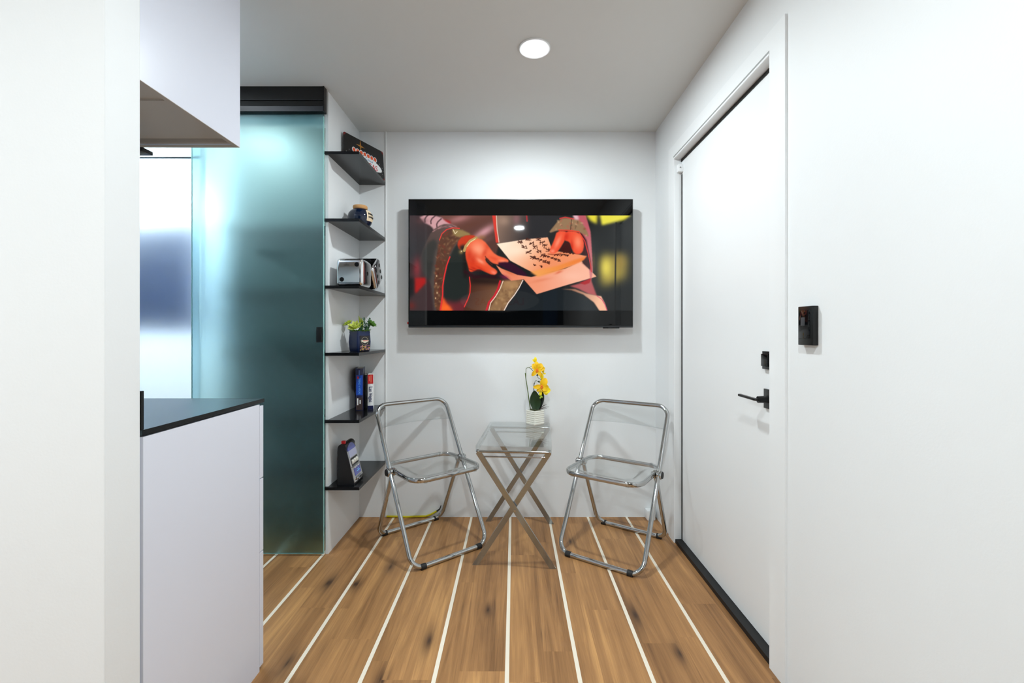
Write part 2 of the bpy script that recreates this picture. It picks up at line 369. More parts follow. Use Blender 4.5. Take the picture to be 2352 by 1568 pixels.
# ---------------------------------------------------------------- ceiling downlights
def downlight(i, x, y, watts, label):
    t = thing('downlight', label, 'ceiling light', (x, y, CEIL), 0, 'recessed ceiling downlights')
    MB().lathe([(0.050, 0.0), (0.066, 0.0), (0.067, -0.004), (0.064, -0.007), (0.054, -0.006), (0.050, -0.003)], 40).build('trim_ring', M_trim, t)
    MB().lathe([(0.001, -0.002), (0.053, -0.002), (0.051, -0.007), (0.040, -0.011), (0.020, -0.0135), (0.001, -0.014)], 40).build('lens', M_lens, t)
    ld = bpy.data.lights.new('downlight_lamp', 'AREA'); ld.shape = 'DISK'; ld.size = 0.10; ld.energy = watts; ld.color = LIGHT_COLOR
    lo = bpy.data.objects.new('lamp', ld); col.objects.link(lo); lo.parent = t; lo.location = (0, 0, -0.018)
    return t
NAMES = ['round white recessed downlight in the ceiling above the folding table', 'round recessed downlight in the ceiling right above the camera',
         'round recessed downlight in the ceiling near the rear wall mural', 'round recessed downlight in the ceiling over the kitchen counter',
         'round recessed downlight in the ceiling left behind the kitchen partition', 'round recessed downlight glowing behind the sliding glass door top',
         'round recessed downlight in the bathroom ceiling beside the blue towel']
for i, (x, y, e) in enumerate(LIGHTS): downlight(i, x, y, e, NAMES[i])

# ---------------------------------------------------------------- kitchen
KX = -0.8276
base = thing('base_cabinet', 'white kitchen base cabinet end panel under the black worktop', 'cabinet', (KX, 0.99, 0))
MB().box(-1.9, 0, 0.0, 0.452, 0.0, 0.868).build('body', M_white, base, smooth=False)
for k, (z0, z1) in enumerate(((0.012, 0.3835), (0.3865, 0.6235), (0.6265, 0.862))):
    MB().box(-0.60, 0, 0.4545, 0.4745, z0, z1, 0.001).build('drawer_front', M_white, base, smooth=False)
wt = MB().box(KX-1.9, KX-0.0005, 0.988, 1.4675, 0.872, 0.884).build('worktop', M_counter, smooth=False)
MB().box(KX-0.0005, KX+0.001, 0.988, 1.4685, 0.8718, 0.8841, 0.0004).box(KX-1.9, KX-0.0005, 1.4675, 1.4685, 0.8718, 0.8841).build('edge_band', M_black, wt, smooth=False)
tag(wt, 'thin glossy black kitchen worktop on the white base cabinet', 'worktop')
up = MB().box(KX-1.9, KX-0.001, 0.9855, 0.9935, 0.8842, 0.971, 0.001)
tag(up.build('splashback', M_black, smooth=False), 'low black splashback upstand along the partition behind the worktop', 'splashback')
UX = -0.905
uc = thing('wall_cabinet', 'white kitchen wall cabinet hanging from the ceiling beside the partition', 'cabinet', (UX, 0.986, 1.713))
MB().box(-0.016, 0, 0, 0.479, 0, CEIL-1.713).build('side_panel', M_white, uc, smooth=False)
MB().box(-1.9, -0.016, 0, 0.460, 0.018, CEIL-1.713).build('body', M_white, uc, smooth=False)
MB().box(-1.9, -0.016, 0.460, 0.479, 0.0, CEIL-1.713).build('door', M_white, uc, smooth=False)
MB().box(-1.9, -0.016, 0.0, 0.44, 0.012, 0.018).box(-1.9, -0.016, 0.20, 0.21, 0.008, 0.018).box(-1.9, -0.02, 0.452, 0.459, 0.004, 0.018).build('underside_panel', M_under_shade, uc, smooth=False)
MB().box(-0.0155, -0.0005, 0.001, 0.478, -0.001, 0.001).box(-1.9, -0.016, 0.461, 0.478, -0.001, 0.001).build('bottom_edging', M_under_shade, uc, smooth=False)  # bottom edges carry the same painted shade
hk = thing('small_fitting', 'small black fitting under the white wall cabinet', 'light fitting', (-1.205, 1.38, 1.731))  # small black bit of unknown use, not a lamp
MB().box(-0.05, 0.066, -0.02, 0.02, -0.072, -0.060, 0.002).tube([(0, 0, 0), (0, 0, -0.065)], 0.006).build('fitting_body', M_blackm, hk)

# ---------------------------------------------------------------- glass door, track, bathroom
gd = thing('sliding_glass_door', 'frosted teal sliding glass door hanging from the black track', 'sliding door', (-1.592, 2.190, 0))
gw = -0.942 + 1.592
MB().box(0, gw, 0, 0.009, 0.012, 2.19).build('glass_pane', M_frost, gd, smooth=False)
MB().box(-0.0012, 0.0002, 0, 0.009, 0.012, 2.19).box(gw-0.0002, gw+0.0018, 0, 0.009, 0.012, 2.17).box(0, gw, 0, 0.009, 0.010, 0.0125).build('polished_edge', M_gedge, gd, smooth=False)
MB().box(gw-0.030, gw-0.004, -0.010, 0.019, 0.955+0.1, 0.955+0.175, 0.001).build('finger_pull', M_blackm, gd)
tk = thing('sliding_door_track', 'black metal track box along the ceiling above the frosted glass', 'door track', (-0.925, 2.158, 2.178))
MB().box(-2.0, 0, 0.004, 0.030, 0.058, CEIL-2.178, 0.001).build('upper_cover', M_blackm, tk, smooth=False)
MB().loft([[(x, 0.002, 0.052), (x, 0.000, 0.026), (x, 0.006, 0.004), (x, 0.030, 0.0), (x, 0.030, 0.052)] for x in (-2.0, 0.0)]).build('lower_rail', M_blackm, tk, smooth=False)
MB().box(-0.006, 0.001, 0.000, 0.0305, 0.002, CEIL-2.179, 0.001).build('end_cap', M_blackm, tk, smooth=False)
fp = thing('fixed_glass_pane', 'pale frosted fixed glass pane left of the sliding glass door', 'glass pane', (-2.9, 2.222, 0))
MB().box(0, 2.9-1.575, 0, 0.008, 0.010, 2.14).build('glass_pane', M_frost2, fp, smooth=False)
MB().box(0, 2.9-1.575, 0.0085, 0.0125, 1.977, 1.985).build('joint_strip', M_seal, fp, smooth=False)
tw = thing('bath_towel', 'blue bath towel blurred behind the pale frosted glass pane', 'towel', (-2.40, 2.80, 1.81))
MB().slab(lambda u, v: (-0.50 + 0.96*u, 0.012*math.sin(u*26)-0.02, -0.70*v), 60, 10, (0, 0.012, 0)).build('cloth', M_towel, tw)
MB().tube([(-0.54, 0.0, 0.0), (0.49, 0.0, 0.0)], 0.009).tube([(-0.5, 0, 0), (-0.5, 0.54, 0)], 0.007).tube([(0.46, 0, 0), (0.46, 0.54, 0)], 0.007).build('rail', M_chrome, tw)

# shelves of the nook and of the bathroom side
SHELF_Z = [1.993, 1.660, 1.328, 0.995, 0.662, 0.329]
SL = ['topmost black shelf in the nook, carrying the tin sign', 'black nook shelf carrying the round navy jar', 'black nook shelf carrying the two silver dice',
      'black nook shelf carrying the potted succulents', 'black nook shelf carrying the books', 'lowest black shelf in the nook, carrying the toy slot machine']
for z, l in zip(SHELF_Z, SL):
    s = MB()
    prof = [(-0.939, 2.197), (-0.768, 2.197), (-0.768, 2.6535), (-0.925, 2.6535), (-0.925, 2.2085), (-0.939, 2.2085)]
    s.loft([[(x, y, z-0.0075) for x, y in prof], [(x, y, z+0.0075) for x, y in prof]])
    tag(s.build('wall_shelf', M_black, smooth=False), l, 'shelf', 'black shelves in the nook')
BL = ['first dark bathroom shelf behind the frosted glass from the top', 'second dark bathroom shelf behind the frosted glass from the top', 'third dark bathroom shelf behind the frosted glass from the top', 'fourth dark bathroom shelf behind the frosted glass from the top', 'lowest dark bathroom shelf behind the frosted glass']
for z, l in zip(SHELF_Z[1:], BL):
    tag(MB().box(-1.555, -0.9395, 2.35, 2.5195, z-0.0075, z+0.0075).build('bathroom_shelf', M_black, smooth=False), l, 'shelf', 'dark shelves behind the glass door')

# ---------------------------------------------------------------- things on the shelves
def tin_sign():
    zt = SHELF_Z[0]+0.0075
    a, b_ = Vector((-0.902, 2.362, zt)), Vector((-0.7715, 2.640, zt))
    ux = (b_-a).normalized(); nrm = Vector((ux.y, -ux.x, 0)); W = (b_-a).length; Hh = 0.178
    lean = (Vector((0, 0, 1)) - nrm*0.07).normalized()
    t = thing('tin_sign', 'black tin sign with red and white lettering leaning in the nook corner', 'sign', a)
    M0 = basis(ux, lean, (0, 0, 0)); nz = Vector((M0[0][2], M0[1][2], M0[2][2]))
    def P(x, y, d): q = M0 @ Vector((x, y, d)); return (q.x, q.y, q.z)
    pl = rrect(0, W, 0, Hh, 0.012, 4)
    MB().loft([[P(x, y, 0.0) for x, y in pl], [P(x, y, 0.0016) for x, y in pl]]).build('sign_plate', mat('sign_black', (16, 15, 15), 0.3), t, smooth=False)
    def flat(name, poly, d, m): return MB().loft([[P(x, y, d) for x, y in poly], [P(x, y, d+0.0004) for x, y in poly]]).build(name, m, t, smooth=False)
    M_cor = mat('sign_corner', (120, 36, 36), 0.4)
    for sx, sy in ((0, 0), (1, 0), (0, 1), (1, 1)):
        x0, y0 = (0.001 if not sx else W-0.001), (0.001 if not sy else Hh-0.001); dx, dy = (1 if not sx else -1), (1 if not sy else -1)
        flat('corner_print', [(x0+dx*0.006, y0), (x0+dx*0.020, y0), (x0, y0+dy*0.020), (x0, y0+dy*0.006)], 0.0016, M_cor)
    # star outline
    cx, cy = W*0.40, Hh*0.80; star = []
    for k in range(8):
        r = 0.036 if k % 2 == 0 else 0.0065
        an = PI/2 + k*PI/4; star.append((cx+r*0.95*math.cos(an), cy+r*math.sin(an)))
    flat('star_print', star, 0.0016, M_gold)
    # row of discs with white rims
    for k in range(7):
        x, y = W*(0.235+0.088*k), Hh*0.605 - abs(k-3)*0.001
        ci = lambda r: [(x+r*math.cos(2*PI*j/20), y+r*math.sin(2*PI*j/20)) for j in range(20)]
        rm = flat('disc_rim', ci(0.0145), 0.0016+0.00002*k, M_pwhite)
        dp = MB().loft([[P(px, py, d) for px, py in ci(0.0108)] for d in (0.0020, 0.0024)]).build('disc_print', M_orange, rm, smooth=False)
    loz = [(W*0.06, Hh*0.33), (W*0.16, Hh*0.45), (W*0.28, Hh*0.53), (W*0.72, Hh*0.53), (W*0.83, Hh*0.47), (W*0.90, Hh*0.405), (W*0.935, Hh*0.34), (W*0.935, Hh*0.28), (W*0.90, Hh*0.245), (W*0.70, Hh*0.17), (W*0.5, Hh*0.07), (W*0.30, Hh*0.17), (W*0.10, Hh*0.23)]
    flat('panel_print', loz, 0.0017, M_pwhite)
    text_mesh('town_lettering', 'LAS VEGAS', 0.043, M_redp, t, M0 @ Matrix.Translation((W*0.49, Hh*0.30, 0.0023)), sx=0.96, bold=0.0005)
    text_mesh('script_lettering', 'Fabulous', 0.019, mat('sign_blue', (60, 120, 170), 0.5), t, M0 @ Matrix.Translation((W*0.56, Hh*0.465, 0.0023)) @ Matrix(((1, 0.35, 0, 0), (0, 1, 0, 0), (0, 0, 1, 0), (0, 0, 0, 1))), sx=1.3)
    for k in range(20):
        an = 2*PI*k/20; MB().ball(P(W*0.5+W*0.475*math.cos(an), Hh*0.32+Hh*0.34*math.sin(an), 0.0018), 0.0013, 6, 4).build('bulb_print', M_pwhite, t)
tin_sign()

def jar():
    t = thing('ceramic_jar', 'round glossy navy jar with cork lid and cream label', 'jar', (-0.832, 2.40, SHELF_Z[1]+0.0075))
    pr = [(0.001, 0), (0.040, 0), (0.046, 0.004), (0.058, 0.024), (0.065, 0.048), (0.0655, 0.058), (0.061, 0.076), (0.050, 0.090), (0.038, 0.0965), (0.036, 0.100), (0.034, 0.100), (0.001, 0.099)]
    MB().lathe(pr, 48).build('jar_body', M_navy, t)
    MB().lathe([(0.001, 0.0995), (0.034, 0.0995), (0.0375, 0.1035), (0.038, 0.115), (0.036, 0.119), (0.001, 0.1195)], 40).build('lid', M_cork, t)
    rad = lambda z: np.interp(z, [p[1] for p in pr[2:9]], [p[0] for p in pr[2:9]])
    def lab(u, v):
        an = math.radians(-12 + (u-0.5)*56); z = 0.032+0.058*v; r = rad(z)+0.0012
        return (r*math.cos(an), r*math.sin(an), z)
    MB().grid(lab, 16, 12).build('label_patch', M_cream, t, fix=False)
    ink = MB(); rnd = random.Random(5)
    for v0 in (0.66, 0.36):
        for k in range(6):
            u0 = 0.16+k*0.12
            for (du, dv) in ((0, 0.0), (0.05, 0.0)):
                pts = []
                for s_ in (0, 0.5, 1):
                    p = Vector(lab(u0+du+0.015*math.sin(s_*5+k), v0+0.2*(s_-0.5)*rnd.uniform(0.7, 1.1))); pts.append(p*1.0+Vector((p.x, p.y, 0)).normalized()*0.0006)
                ink.tube(pts, 0.0011, 5)
    ink.build('label_strokes', M_ink, t)
jar()

def die(label, loc, R, pips, size=0.138):
    t = thing('silver_die', label, 'die', loc, 0, 'large silver dice')
    h = size/2
    bm = MB().box(-h, h, -h, h, -h, h, 0.020, 5, M=R)
    bm.build('die_body', M_silver, t, angle=60)
    lay = {1: [(0, 0)], 2: [(1, 1), (-1, -1)], 3: [(1, 1), (0, 0), (-1, -1)], 4: [(1, 1), (-1, -1), (1, -1), (-1, 1)], 5: [(1, 1), (-1, -1), (1, -1), (-1, 1), (0, 0)], 6: [(1, 1), (1, 0), (1, -1), (-1, 1), (-1, 0), (-1, -1)]}
    ax = {'-y': ((1, 0, 0), (0, 0, 1)), '+x': ((0, 1, 0), (0, 0, 1)), '+z': ((1, 0, 0), (0, 1, 0)), '-x': ((0, -1, 0), (0, 0, 1)), '+y': ((-1, 0, 0), (0, 0, 1))}
    for f, n in pips.items():
        x, y = map(Vector, ax[f]); nz = x.cross(y)
        for (a, b_) in lay[n]:
            a_ = a*0.27*size if n != 6 else a*0.22*size
            c = x*a_ + y*b_*0.27*size + nz*(h-0.0006)
            Mx = R @ basis(x, y, c)
            MB().lathe([(0.0001, 0.0013), (0.009, 0.0013), (0.0112, 0.0010), (0.0114, 0.0)], 24, M=Mx).build('pip', M_pip, t)
die('silver die showing two pips, standing flat at the shelf front', (-0.82, 2.276, SHELF_Z[2]+0.0075+0.069), Matrix.Identity(4), {'-y': 2, '+x': 1, '+z': 3})
die('silver die tipped on its edge behind the flat die, six pips showing', (-0.812, 2.4435, SHELF_Z[2]+0.0075+0.0905), Matrix.Rotation(math.radians(35), 4, 'X'), {'+x': 6, '-y': 5, '+z': 4}, 0.136)

def leaf(mb, base, direc, length, width, up=(0, 0, 1), curl=0.2, n=5, thick=None):
    d = Vector(direc).normalized(); u = Vector(up); s = d.cross(u)
    s = s.normalized() if s.length > 1e-3 else Vector((1, 0, 0)); nn = s.cross(d).normalized()
    def fn(a, b_):
        wd = width*math.sin(PI*min(0.97, 0.08+0.90*a))**0.8
        p = Vector(base) + d*length*a + nn*(curl*length*a*a) + s*wd*(b_-0.5) + nn*(abs(b_-0.5)*wd*0.35)
        return p[:]
    mb.slab(fn, n, 2, nn*(thick or width*0.06))

def rosette(mb, c, r, n, rnd, tilt=(0, 0, 1), fat=0.5):
    T = Vector(tilt).normalized(); X = T.orthogonal().normalized(); Y = T.cross(X)
    for ring, (el, k, L) in enumerate(((0.25, n, 1.0), (0.65, n-2, 0.85), (1.05, n-4, 0.65))):
        for j in range(k):
            an = 2*PI*(j+0.5*ring)/k + rnd.uniform(-0.15, 0.15)
            d = (X*math.cos(an)+Y*math.sin(an))*math.cos(el)+T*math.sin(el)
            leaf(mb, Vector(c), d, r*L*rnd.uniform(0.9, 1.1), r*fat, T, 0.22, 5, r*0.05)

def succulents():
    t = thing('potted_succulents', 'small square navy pot of lime and green succulents', 'potted plant', (-0.832, 2.392, SHELF_Z[3]+0.0075), math.radians(-35.8))
    a = 0.0435; loops = []                         # local +x faces the label side
    for z, s_ in ((0, 0.86), (0.006, 0.93), (0.05, 1.0), (0.088, 0.95), (0.094, 0.93), (0.104, 0.95), (0.108, 0.94), (0.108, 0.80), (0.090, 0.78)):
        loops.append([(x, y, z) for x, y in rrect(-a*s_, a*s_, -a*s_, a*s_, 0.012*s_, 5)])
    MB().loft(loops).build('pot', M_navy2, t)
    rnd = random.Random(3)
    lb = thing_part = MB().box(a-0.001, a+0.0012, -0.030, 0.030, 0.004, 0.084, 0.0004).build('label_plate', mat('dark_label', (34, 30, 36), 0.2), t, smooth=False)
    Lf = a+0.0013
    MB().tube([(Lf, 0.021*math.cos(2*PI*k/28), 0.055+0.021*math.sin(2*PI*k/28)) for k in range(28)], 0.0008, 6, closed=True).build('ring_print', mat('label_ring', (190, 180, 150), 0.4), t)
    dm = [(0.026, 0.056), (0.017, 0.0605), (-0.017, 0.0605), (-0.026, 0.056), (-0.012, 0.049), (0, 0.044), (0.012, 0.049)]
    MB().loft([[(Lf, y, z) for y, z in dm], [(Lf+0.0008, y, z) for y, z in dm]]).build('emblem_print', mat('label_cream', (224, 216, 196), 0.5), t, smooth=False)
    MB().box(Lf+0.0004, Lf+0.0012, -0.012, 0.018, 0.0545, 0.0575).build('emblem_lettering', M_redp, t, smooth=False)
    lights = [MB(), MB(), MB()]
    for k in range(60):
        y, z = rnd.uniform(-0.028, 0.028), rnd.uniform(0.006, 0.032); s_ = rnd.uniform(0.0008, 0.0022)
        lights[k % 3].box(Lf-0.0002, Lf+0.0005, y-s_*2, y+s_*2, z-s_, z+s_)
    lights[0].build('skyline_print', mat('label_gold', (214, 176, 70), 0.5), t, smooth=False)
    lights[1].build('skyline_print', M_pink, t, smooth=False); lights[2].build('skyline_print', mat('label_brown', (104, 70, 60), 0.5), t, smooth=False)
    MB().box(-0.032, 0.032, -0.032, 0.032, 0.088, 0.098).build('moss', M_soil, t)
    inv = Matrix.Rotation(math.radians(35.8), 3, 'Z')
    def W(x, y, z): q = inv @ Vector((x, y, 0)); return (q.x, q.y, z)
    m1 = MB(); rosette(m1, W(-0.058, 0.0, 0.142), 0.032, 9, rnd, W(-0.5, -0.3, 0.9), 0.5); m1.tube([W(-0.02, 0, 0.095), W(-0.05, 0, 0.135), W(-0.058, 0, 0.145)], 0.003, 6); m1.build('lime_rosette', M_lime, t)
    m2 = MB(); rosette(m2, W(-0.015, -0.022, 0.122), 0.044, 10, rnd, W(-0.05, -0.6, 0.8), 0.5); m2.build('large_rosette', noisy(mat('pale_lime_leaf', (196, 206, 92), 0.5), 0.2, 40), t)
    m3 = MB(); rosette(m3, W(0.058, 0.004, 0.140), 0.030, 8, rnd, W(0.6, -0.3, 0.7), 0.55); m3.tube([W(0.02, 0, 0.095), W(0.055, 0.004, 0.14)], 0.003, 6); m3.build('green_rosette', M_leaf, t)
    m4 = MB()
    for k in range(12):
        bx, by = rnd.uniform(-0.005, 0.045), rnd.uniform(-0.02, 0.03); tip = (bx+rnd.uniform(-0.01, 0.022), by+rnd.uniform(-0.02, 0.02), rnd.uniform(0.14, 0.178))
        m4.tube([W(bx, by, 0.095), W(*tip)], 0.0012, 5)
        for q in range(11):
            f = 0.25+0.75*q/10; c = Vector((bx+(tip[0]-bx)*f, by+(tip[1]-by)*f, 0.095+(tip[2]-0.095)*f)); an = q*2.4
            leaf(m4, W(*c), W(math.cos(an), math.sin(an), 0.7), 0.014, 0.006, (0, 0, 1), 0.1, 3)
    m4.build('sprigs', M_leafb, t)
    m5 = MB()
    for k in range(3):
        leaf(m5, W(0.008+k*0.004, 0.0, 0.12), W(-0.05+0.1*k, -0.1, 1), 0.072-0.01*k, 0.014, (0, -1, 0), 0.1, 5)
    m5.build('tall_leaves', M_lime, t)
    m6 = MB()
    for k in range(14):
        an = 2*PI*k/14; leaf(m6, W(0.03*math.cos(an), 0.03*math.sin(an), 0.100), W(math.cos(an), math.sin(an), 0.35), 0.034, 0.014, (0, 0, 1), 0.15, 4)
    m6.build('low_leaves', M_leaf, t)
succulents()

def book(label, x, y, yaw, th, dep, hgt, cover, hard=0.003):
    """spine faces local -y, thickness along x"""
    t = thing('book', label, 'book', (x, y, SHELF_Z[4]+0.0075), yaw, 'books on the nook shelf')
    c = MB().box(-th/2, -th/2+0.0022, 0.002, dep, 0, hgt).box(th/2-0.0022, th/2, 0.002, dep, 0, hgt)
    n = 8; lo = [[( -th/2 + th*k/n, 0.002-0.004*math.sin(PI*k/n), z) for k in range(n+1)] + [(th/2-th*k/n, 0.0035-0.004*math.sin(PI*k/n), z) for k in range(n+1)] for z in (0, hgt)]
    c.loft(lo); c.build('cover', cover, t)
    MB().box(-th/2+0.0022, th/2-0.0022, 0.006, dep-0.004, hard, hgt-hard).build('pages', M_paper, t, smooth=False)
    return t
YB = math.radians(15)
bk = book('tall blue book, leftmost on the nook shelf', -0.861, 2.470, YB, 0.040, 0.150, 0.234, M_dblue)
MB().box(-0.017, 0.017, -0.0030, -0.0012, 0.085, 0.196).build('blue_band', M_blue, bk, smooth=False)
MB().box(-0.017, 0.017, -0.0030, -0.0012, 0.004, 0.072).build('brown_band', M_brown, bk, smooth=False)
Rv = basis((0, 0, -1), (1, 0, 0), (0, 0, 0))    # lettering reading downwards on the spine
text_mesh('title_lettering', 'TREND in VEGAS', 0.0145, M_lblue, bk, Matrix.Translation((0.000, -0.0034, 0.135)) @ Rv, sx=0.82)
MB().box(-0.0125, -0.0055, -0.0036, -0.0028, 0.030, 0.068).build('author_print', M_pwhite, bk, smooth=False)
MB().box(0.001, 0.007, -0.0036, -0.0028, 0.037, 0.058).build('author_print', M_pwhite, bk, smooth=False)
MB().box(-0.011, -0.003, -0.0036, -0.0028, 0.176, 0.190, M=None).build('red_mark', M_redp, bk, smooth=False)
MB().box(-0.004, 0.003, -0.0036, -0.0028, 0.197, 0.224).build('upper_print', mat('slate_blue_print', (84, 110, 170), 0.5), bk, smooth=False)
b2 = book('thin dark book between the blue book and the red and white one', -0.832, 2.488, YB, 0.013, 0.130, 0.196, M_gloss)
b3 = book('white and red travel guide with the words Las Vegas on its spine', -0.809, 2.500, YB, 0.030, 0.120, 0.197, M_pwhite)
MB().box(-0.0148, 0.0148, -0.0030, -0.0010, 0.146, 0.1965).build('red_band', M_redp, b3, smooth=False)
MB().box(-0.0148, 0.0148, -0.0030, -0.0010, 0.0005, 0.022).build('dark_band', M_dblue, b3, smooth=False)
text_mesh('title_lettering', 'Las Vegas', 0.0265, mat('navy_print', (24, 40, 92), 0.5), b3, Matrix.Translation((0.001, -0.0034, 0.086)) @ Rv, sx=0.86, bold=0.0003)
M_peach = mat('peach_print', (232, 128, 96), 0.5)
MB().box(-0.008, -0.0045, -0.0036, -0.0028, 0.160, 0.188).build('series_print', M_peach, b3, smooth=False)
MB().box(0.0005, 0.005, -0.0036, -0.0028, 0.152, 0.192).build('series_print', M_peach, b3, smooth=False)

def slot_machine():
    t = thing('toy_slot_machine', 'black and chrome toy slot machine on the lowest shelf', 'toy', (-0.848, 2.232, SHELF_Z[5]+0.0075))
    # side profile in x (front = +x) / z, swept along y
    prof = [(-0.042, 0), (0.044, 0), (0.042, 0.012), (0.005, 0.165), (0.000, 0.176)]
    arc = [(-0.019+0.021*math.cos(a), 0.182+0.022*math.sin(a)) for a in [0.2+(PI-0.25)*k/8 for k in range(9)]]
    prof = prof + arc + [(-0.041, 0.165)]
    MB().loft([[(x, 0, z) for x, z in prof], [(x, 0.128, z) for x, z in prof]]).build('case', mat('toy_black', (12, 13, 15), 0.45), t, angle=25)
    # front face frame: origin at foot of slope, up along slope
    a, b_ = Vector((0.043, 0, 0.008)), Vector((0.005, 0, 0.165)); up = (b_-a).normalized(); F = basis((0, 1, 0), up, a); Lh = (b_-a).length
    def fb(x0, x1, y0, y1, d0, d1, bev=0.0): return MB().box(x0, x1, y0, y1, d0, d1, bev, M=F)
    fb(0.003, 0.125, 0.0, Lh, -0.001, 0.003, 0.001).build('chrome_front', M_silver, t, smooth=False)
    fb(0.016, 0.112, Lh*0.775, Lh*0.985, 0.002, 0.0045, 0.0005).build('sign_panel', mat('lilac_panel', (176, 178, 206), 0.3), t, smooth=False)
    fb(0.020, 0.108, Lh*0.50, Lh*0.745, 0.002, 0.004, 0.0005).build('reel_window', M_gloss, t, smooth=False)
    for k in range(3):
        c = 0.036+0.028*k
        MB().tube([F @ Vector((c-0.011, Lh*0.62, -0.008)), F @ Vector((c+0.011, Lh*0.62, -0.008))], 0.0165, 20).build('reel', M_paper, t)
    fb(0.020, 0.108, Lh*0.455, Lh*0.485, 0.002, 0.010, 0.002).build('ledge', M_chrome, t)
    bt = MB()
    for k in range(3): bt.lathe([(0.0001, 0.007), (0.004, 0.006), (0.0045, 0.0)], 14, M=F @ Matrix.Translation((0.04+0.024*k, Lh*0.43, 0.003)))
    bt.build('buttons', M_pwhite, t)
    fb(0.030, 0.112, Lh*0.175, Lh*0.405, 0.002, 0.005, 0.001).build('belly_panel', M_purple, t, smooth=False)
    fb(0.055, 0.100, Lh*0.26, Lh*0.29, 0.0045, 0.0057).box(0.066, 0.090, Lh*0.31, Lh*0.335, 0.0045, 0.0057, M=F).build('belly_print', M_lblue, t, smooth=False)
    fb(0.040, 0.105, 0.004, Lh*0.13, 0.002, 0.014, 0.003).build('coin_tray', M_silver, t)
    fb(0.048, 0.097, 0.008, Lh*0.115, 0.012, 0.0146, 0.0005).build('tray_mouth', M_gloss, t)
    crest = [(0.064+0.050*math.cos(a), Lh*0.99+0.034*math.sin(a)) for a in [PI*k/14 for k in range(15)]]
    MB().loft([[F @ Vector((x, y, d)) for x, y in crest] for d in (-0.006, 0.003)]).build('crest', M_purple, t, angle=30)
    MB().box(-0.028, -0.010, 0.016, 0.034, 0.196, 0.216, 0.002).build('red_beacon', M_red, t)
slot_machine()

